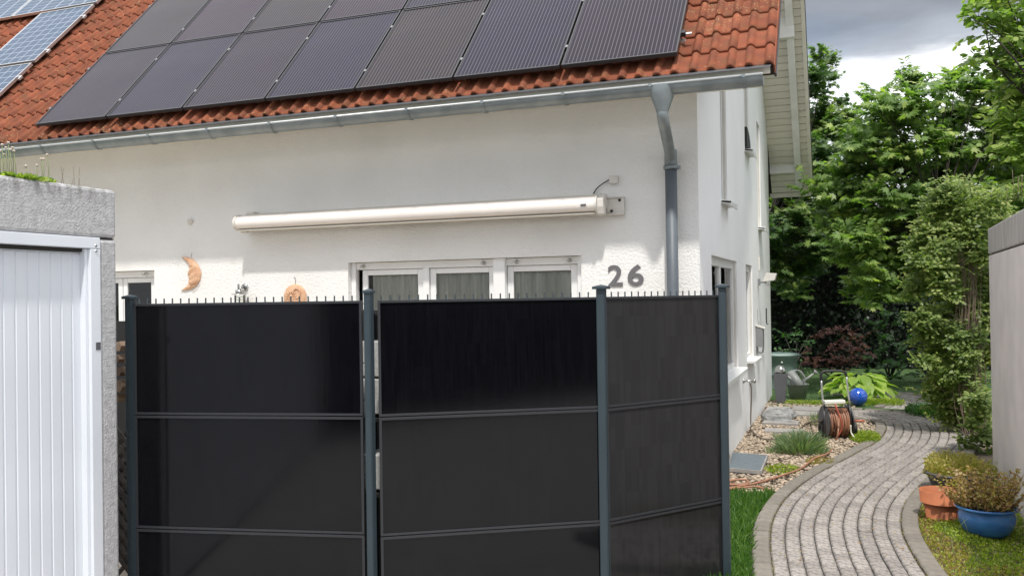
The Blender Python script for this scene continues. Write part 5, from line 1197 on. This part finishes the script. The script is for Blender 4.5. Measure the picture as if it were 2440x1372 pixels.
# climbing hedge at the end of the right garage
C_ = []
for y, x0, x1 in ((465, 2275, 2345), (505, 2240, 2350), (550, 2215, 2352), (600, 2195, 2352), (650, 2190, 2350), (700, 2195, 2345), (750, 2200, 2340), (800, 2205, 2335), (850, 2225, 2335), (900, 2250, 2335), (945, 2240, 2340), (985, 2280, 2345), (1030, 2315, 2340)):
    x = x0
    while x <= x1: C_.append((x+random.uniform(-14, 12), y+random.uniform(-12, 12), random.uniform(24, 42))); x += 36
C_ += [(2185, 620, 20), (2178, 690, 22), (2190, 770, 20), (2205, 860, 22), (2225, 915, 20), (2250, 975, 22), (2235, 480, 22), (2270, 445, 18), (2210, 560, 22), (2300, 1060, 22)]
C_ += [(2372, y_, 34) for y_ in range(480, 900, 60)]
clh = cl(C_, 10.8, 36, .3)+cl([(2320, 1015, 24), (2345, 1045, 26), (2300, 1055, 18), (2340, 985, 28), (2352, 1080, 18), (2325, 950, 26)], 9.6, 24, .1)
hd = thing('climbing_shrub', 'yellow-green climbing shrub covering the far end of the right garage', 'shrub', at_z(2330, 1085))
Pp, Dd, Nn, Ss, Rr, tw = sprays(clh, 620, 13, .30, .054, up=.1, droop=.5); Nn = [q*.6+np.array([.1, -.45, .25]) for q in Nn]; leaves('foliage', OVAL, Pp, Dd, Nn, Ss, LM['hedge'], hd, Rr)
b_ = MB(); twig_mesh(b_, tw, .0018, 5)
for k in range(24):
    x0 = random.uniform(2300, 2352); p0 = at_d(x0, 1060, 10.5+random.uniform(-.1, .2)); p1 = at_d(x0+random.uniform(-38, 10), 900+random.uniform(-60, 60), 10.55); p2 = at_d(x0+random.uniform(-32, 4), 700+random.uniform(-60, 60), 10.6); p3_ = at_d(x0+random.uniform(-45, 0), random.uniform(480, 620), 10.7)
    b_.tube(catmull([p0, p1, p2, p3_], 6), [.0055*(1-.03*i) for i in range(19)], 5)
for k in range(16):
    a_ = at_d(random.uniform(2290, 2345), random.uniform(760, 1060), 10.5); c = a_+Vector((random.uniform(-.35, -.05), random.uniform(-.15, .2), random.uniform(-.1, .22))); b_.tube([a_, a_.lerp(c, .5)+Vector((0, 0, .03)), c], [.005, .004, .002], 4)
b_.build('stems', MT['vine'], hd)
for sx, sy, ex, ey_ in ((2260, 945, 2190, 880), (2250, 930, 2160, 925), (2240, 1010, 2205, 985), (2215, 610, 2140, 660), (2225, 600, 2150, 620)):
    a_, c = at_d(sx, sy, 10.7), at_d(ex, ey_, 10.6); tw_ = [a_.lerp(c, i/8)+Vector((0, 0, .02*math.sin(i))) for i in range(9)]; b_ = MB(); b_.tube(tw_, [.004-.0004*i for i in range(9)], 4); b_.build('shoot', MT['vine'], hd)
    pp = [tw_[i] for i in range(2, 9) for _ in range(3)]; k = len(pp); leaves('shoot_leaves', OVAL, pp, RNG.normal(0, 1, (k, 3))+np.array([-.6, 0, -.3]), RNG.normal(0, .6, (k, 3))+np.array([0, 0, 1.]), RNG.uniform(.03, .05, k), LM['hedge'], hd, RNG.uniform(.4, 1, k))
# growth on the right garage's roof
C_ = [(2290, 470, 30), (2330, 480, 30), (2370, 478, 26), (2400, 470, 22), (2430, 462, 24), (2460, 450, 24), (2350, 500, 22), (2300, 500, 26)]
rg = thing('roof_shrub', 'wild greenery growing over the roof edge of the right garage', 'shrub', at_d(2360, 520, 9.9))
Pp, Dd, Nn, Ss, Rr, tw = sprays([(at_d(x, y, 9.6 if x > 2380 else 10.1), r_*10/FPX) for x, y, r_ in C_], 420, 9, .18, .040, up=.6, droop=.2); leaves('foliage', OVAL, Pp, Dd, Nn, Ss, LM['hedge'], rg, Rr)
b_ = MB(); twig_mesh(b_, tw, .002, 2)
for x0, y0, x1, y1 in ((2418, 480, 2412, 405), (2425, 480, 2428, 420), (2432, 482, 2436, 415), (2402, 480, 2398, 440)): b_.tube([at_d(x0, y0, 9.4), at_d(x1, y1, 9.4)], .003, 4)
b_.build('stems', MT['vine'], rg)
# shrubs at the back
def shrub(name, lab, base, pts, d, rpx, lm, tm, size, n_tw, n_lf, ln, droop=.5, dj=.5, group=None, fan=1.):
    t_ = thing(name, lab, 'shrub', base, group); cc = cl(pts, d, rpx, dj); Pp, Dd, Nn, Ss, Rr, tw = sprays(cc, n_tw, n_lf, ln, size, up=.2, droop=droop, fan=fan)
    leaves('foliage', tm, Pp, Dd, Nn, Ss, lm, t_, Rr); b_ = MB(); twig_mesh(b_, tw, .003, 2)
    for c, r_ in cc: b_.tube([Vector(base), Vector(base).lerp(c, .5)+Vector((random.gauss(0, .05), 0, .05)), c], [.016, .011, .006], 5)
    b_.build('stems', MT['bark'], t_); return t_
shrub('red_maple', 'low dark red Japanese maple among the green shrubs', at_z(1990, 905), [(1940, 800, 24), (1975, 795, 28), (2015, 800, 30), (2045, 815, 26), (1985, 825, 30), (2020, 835, 30), (1935, 850, 26), (1965, 858, 28), (2000, 862, 30), (2040, 855, 28), (2060, 840, 22), (1920, 866, 20), (2025, 875, 26)], 16.6, 28, LM['red'], MAPLE, .055, 44, 10, .34, .9)
shrub('green_shrub', 'dark green shrub left of the red maple, behind the rain barrel', at_z(1890, 905), [(1870, 800, 30), (1900, 805, 30), (1860, 835, 32), (1895, 840, 30), (1920, 830, 26), (1930, 795, 20), (1880, 870, 30), (1910, 870, 26), (1855, 870, 30)], 18.0, 30, LM['shrub'], OVAL, .075, 26, 9, .34)
shrub('green_shrub', 'bushy dark shrub with lobed leaves right of the red maple', at_z(2120, 905), [(2090, 780, 30), (2130, 765, 32), (2170, 770, 30), (2100, 820, 32), (2140, 815, 34), (2175, 815, 30), (2095, 860, 30), (2130, 860, 34), (2170, 865, 32), (2115, 895, 30), (2150, 900, 30), (2075, 885, 24)], 16.2, 32, LM['shrub'], MAPLE, .085, 22, 9, .36)
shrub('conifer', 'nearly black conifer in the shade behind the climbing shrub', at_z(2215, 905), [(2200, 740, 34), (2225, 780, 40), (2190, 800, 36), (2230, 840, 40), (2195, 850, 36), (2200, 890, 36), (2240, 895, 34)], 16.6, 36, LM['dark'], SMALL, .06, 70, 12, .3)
# dark hedge closing the garden: deep shade put into the near-black leaf colour
hb = thing('boundary_hedge', 'tall dark hedge in deep shade closing off the back garden', 'hedge', (2.0, 21.5, 0))
b_ = MB(); b_.box(-6, 10, 21.6, 22.4, 0, 3.6); b_.build('stems', MT['room'], hb)
n_ = 30000; P_ = np.stack([RNG.uniform(-6, 10, n_), 21.5+RNG.normal(0, .10, n_), RNG.uniform(0, 3.7, n_)], 1)
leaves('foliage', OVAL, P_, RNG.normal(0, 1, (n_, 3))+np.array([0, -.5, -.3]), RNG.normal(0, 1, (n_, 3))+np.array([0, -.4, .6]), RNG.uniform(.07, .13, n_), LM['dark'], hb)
# lawn tufts in the shade and edge plants
P_ = cover_pts(9000, lambda: (random.uniform(-1.5, 3.2), random.uniform(14.6, 18.5), -.012)); 
keep = [not (at1(0) is None) and not (abs(p[0]-.95) < .62 and p[1] < 15.6) and not (p[0] > .0 and p[0] < 1.4 and p[1] < 16.4) for p in P_]; P_ = P_[keep]; n_ = len(P_)
tag(leaves('back_lawn_grass', BLADE, P_, RNG.normal(0, .4, (n_, 3))+np.array([0, 0, 1.]), RNG.normal(0, 1, (n_, 3)), RNG.uniform(.03, .07, n_), LM['shrub'], bend=.4), 'shaded back lawn grass behind the path', 'grass', kind='stuff')
patch(3000, 2240, 985, .45, .55, .10, 'shrub', (.02, .05), 'edge_plant', 'low green plants at the outer bend of the path under the climbing shrub')
patch(2600, 2275, 1110, .22, .45, .10, 'bowl', (.014, .03), 'edge_plant', 'yellowish low plants at the foot of the climbing shrub')

# unseen hedge added behind the camera to darken what the black screens mirror
sh = thing('reflection_hedge', 'dark hedge added behind the camera, mirrored in the black screens', 'hedge', (0, -3.5, 0))
b_ = MB(); b_.box(-16, 14, -4.2, -3.5, 0, 2.0); b_.build('stems', MT['room'], sh)
n_ = 16000; P_ = np.stack([RNG.uniform(-16, 14, n_), -3.4+RNG.normal(0, .10, n_), RNG.uniform(0, 2.1, n_)], 1)
leaves('foliage', OVAL, P_, RNG.normal(0, 1, (n_, 3)), RNG.normal(0, 1, (n_, 3))+np.array([0, .6, .5]), RNG.uniform(.08, .15, n_), LM['dark'], sh)
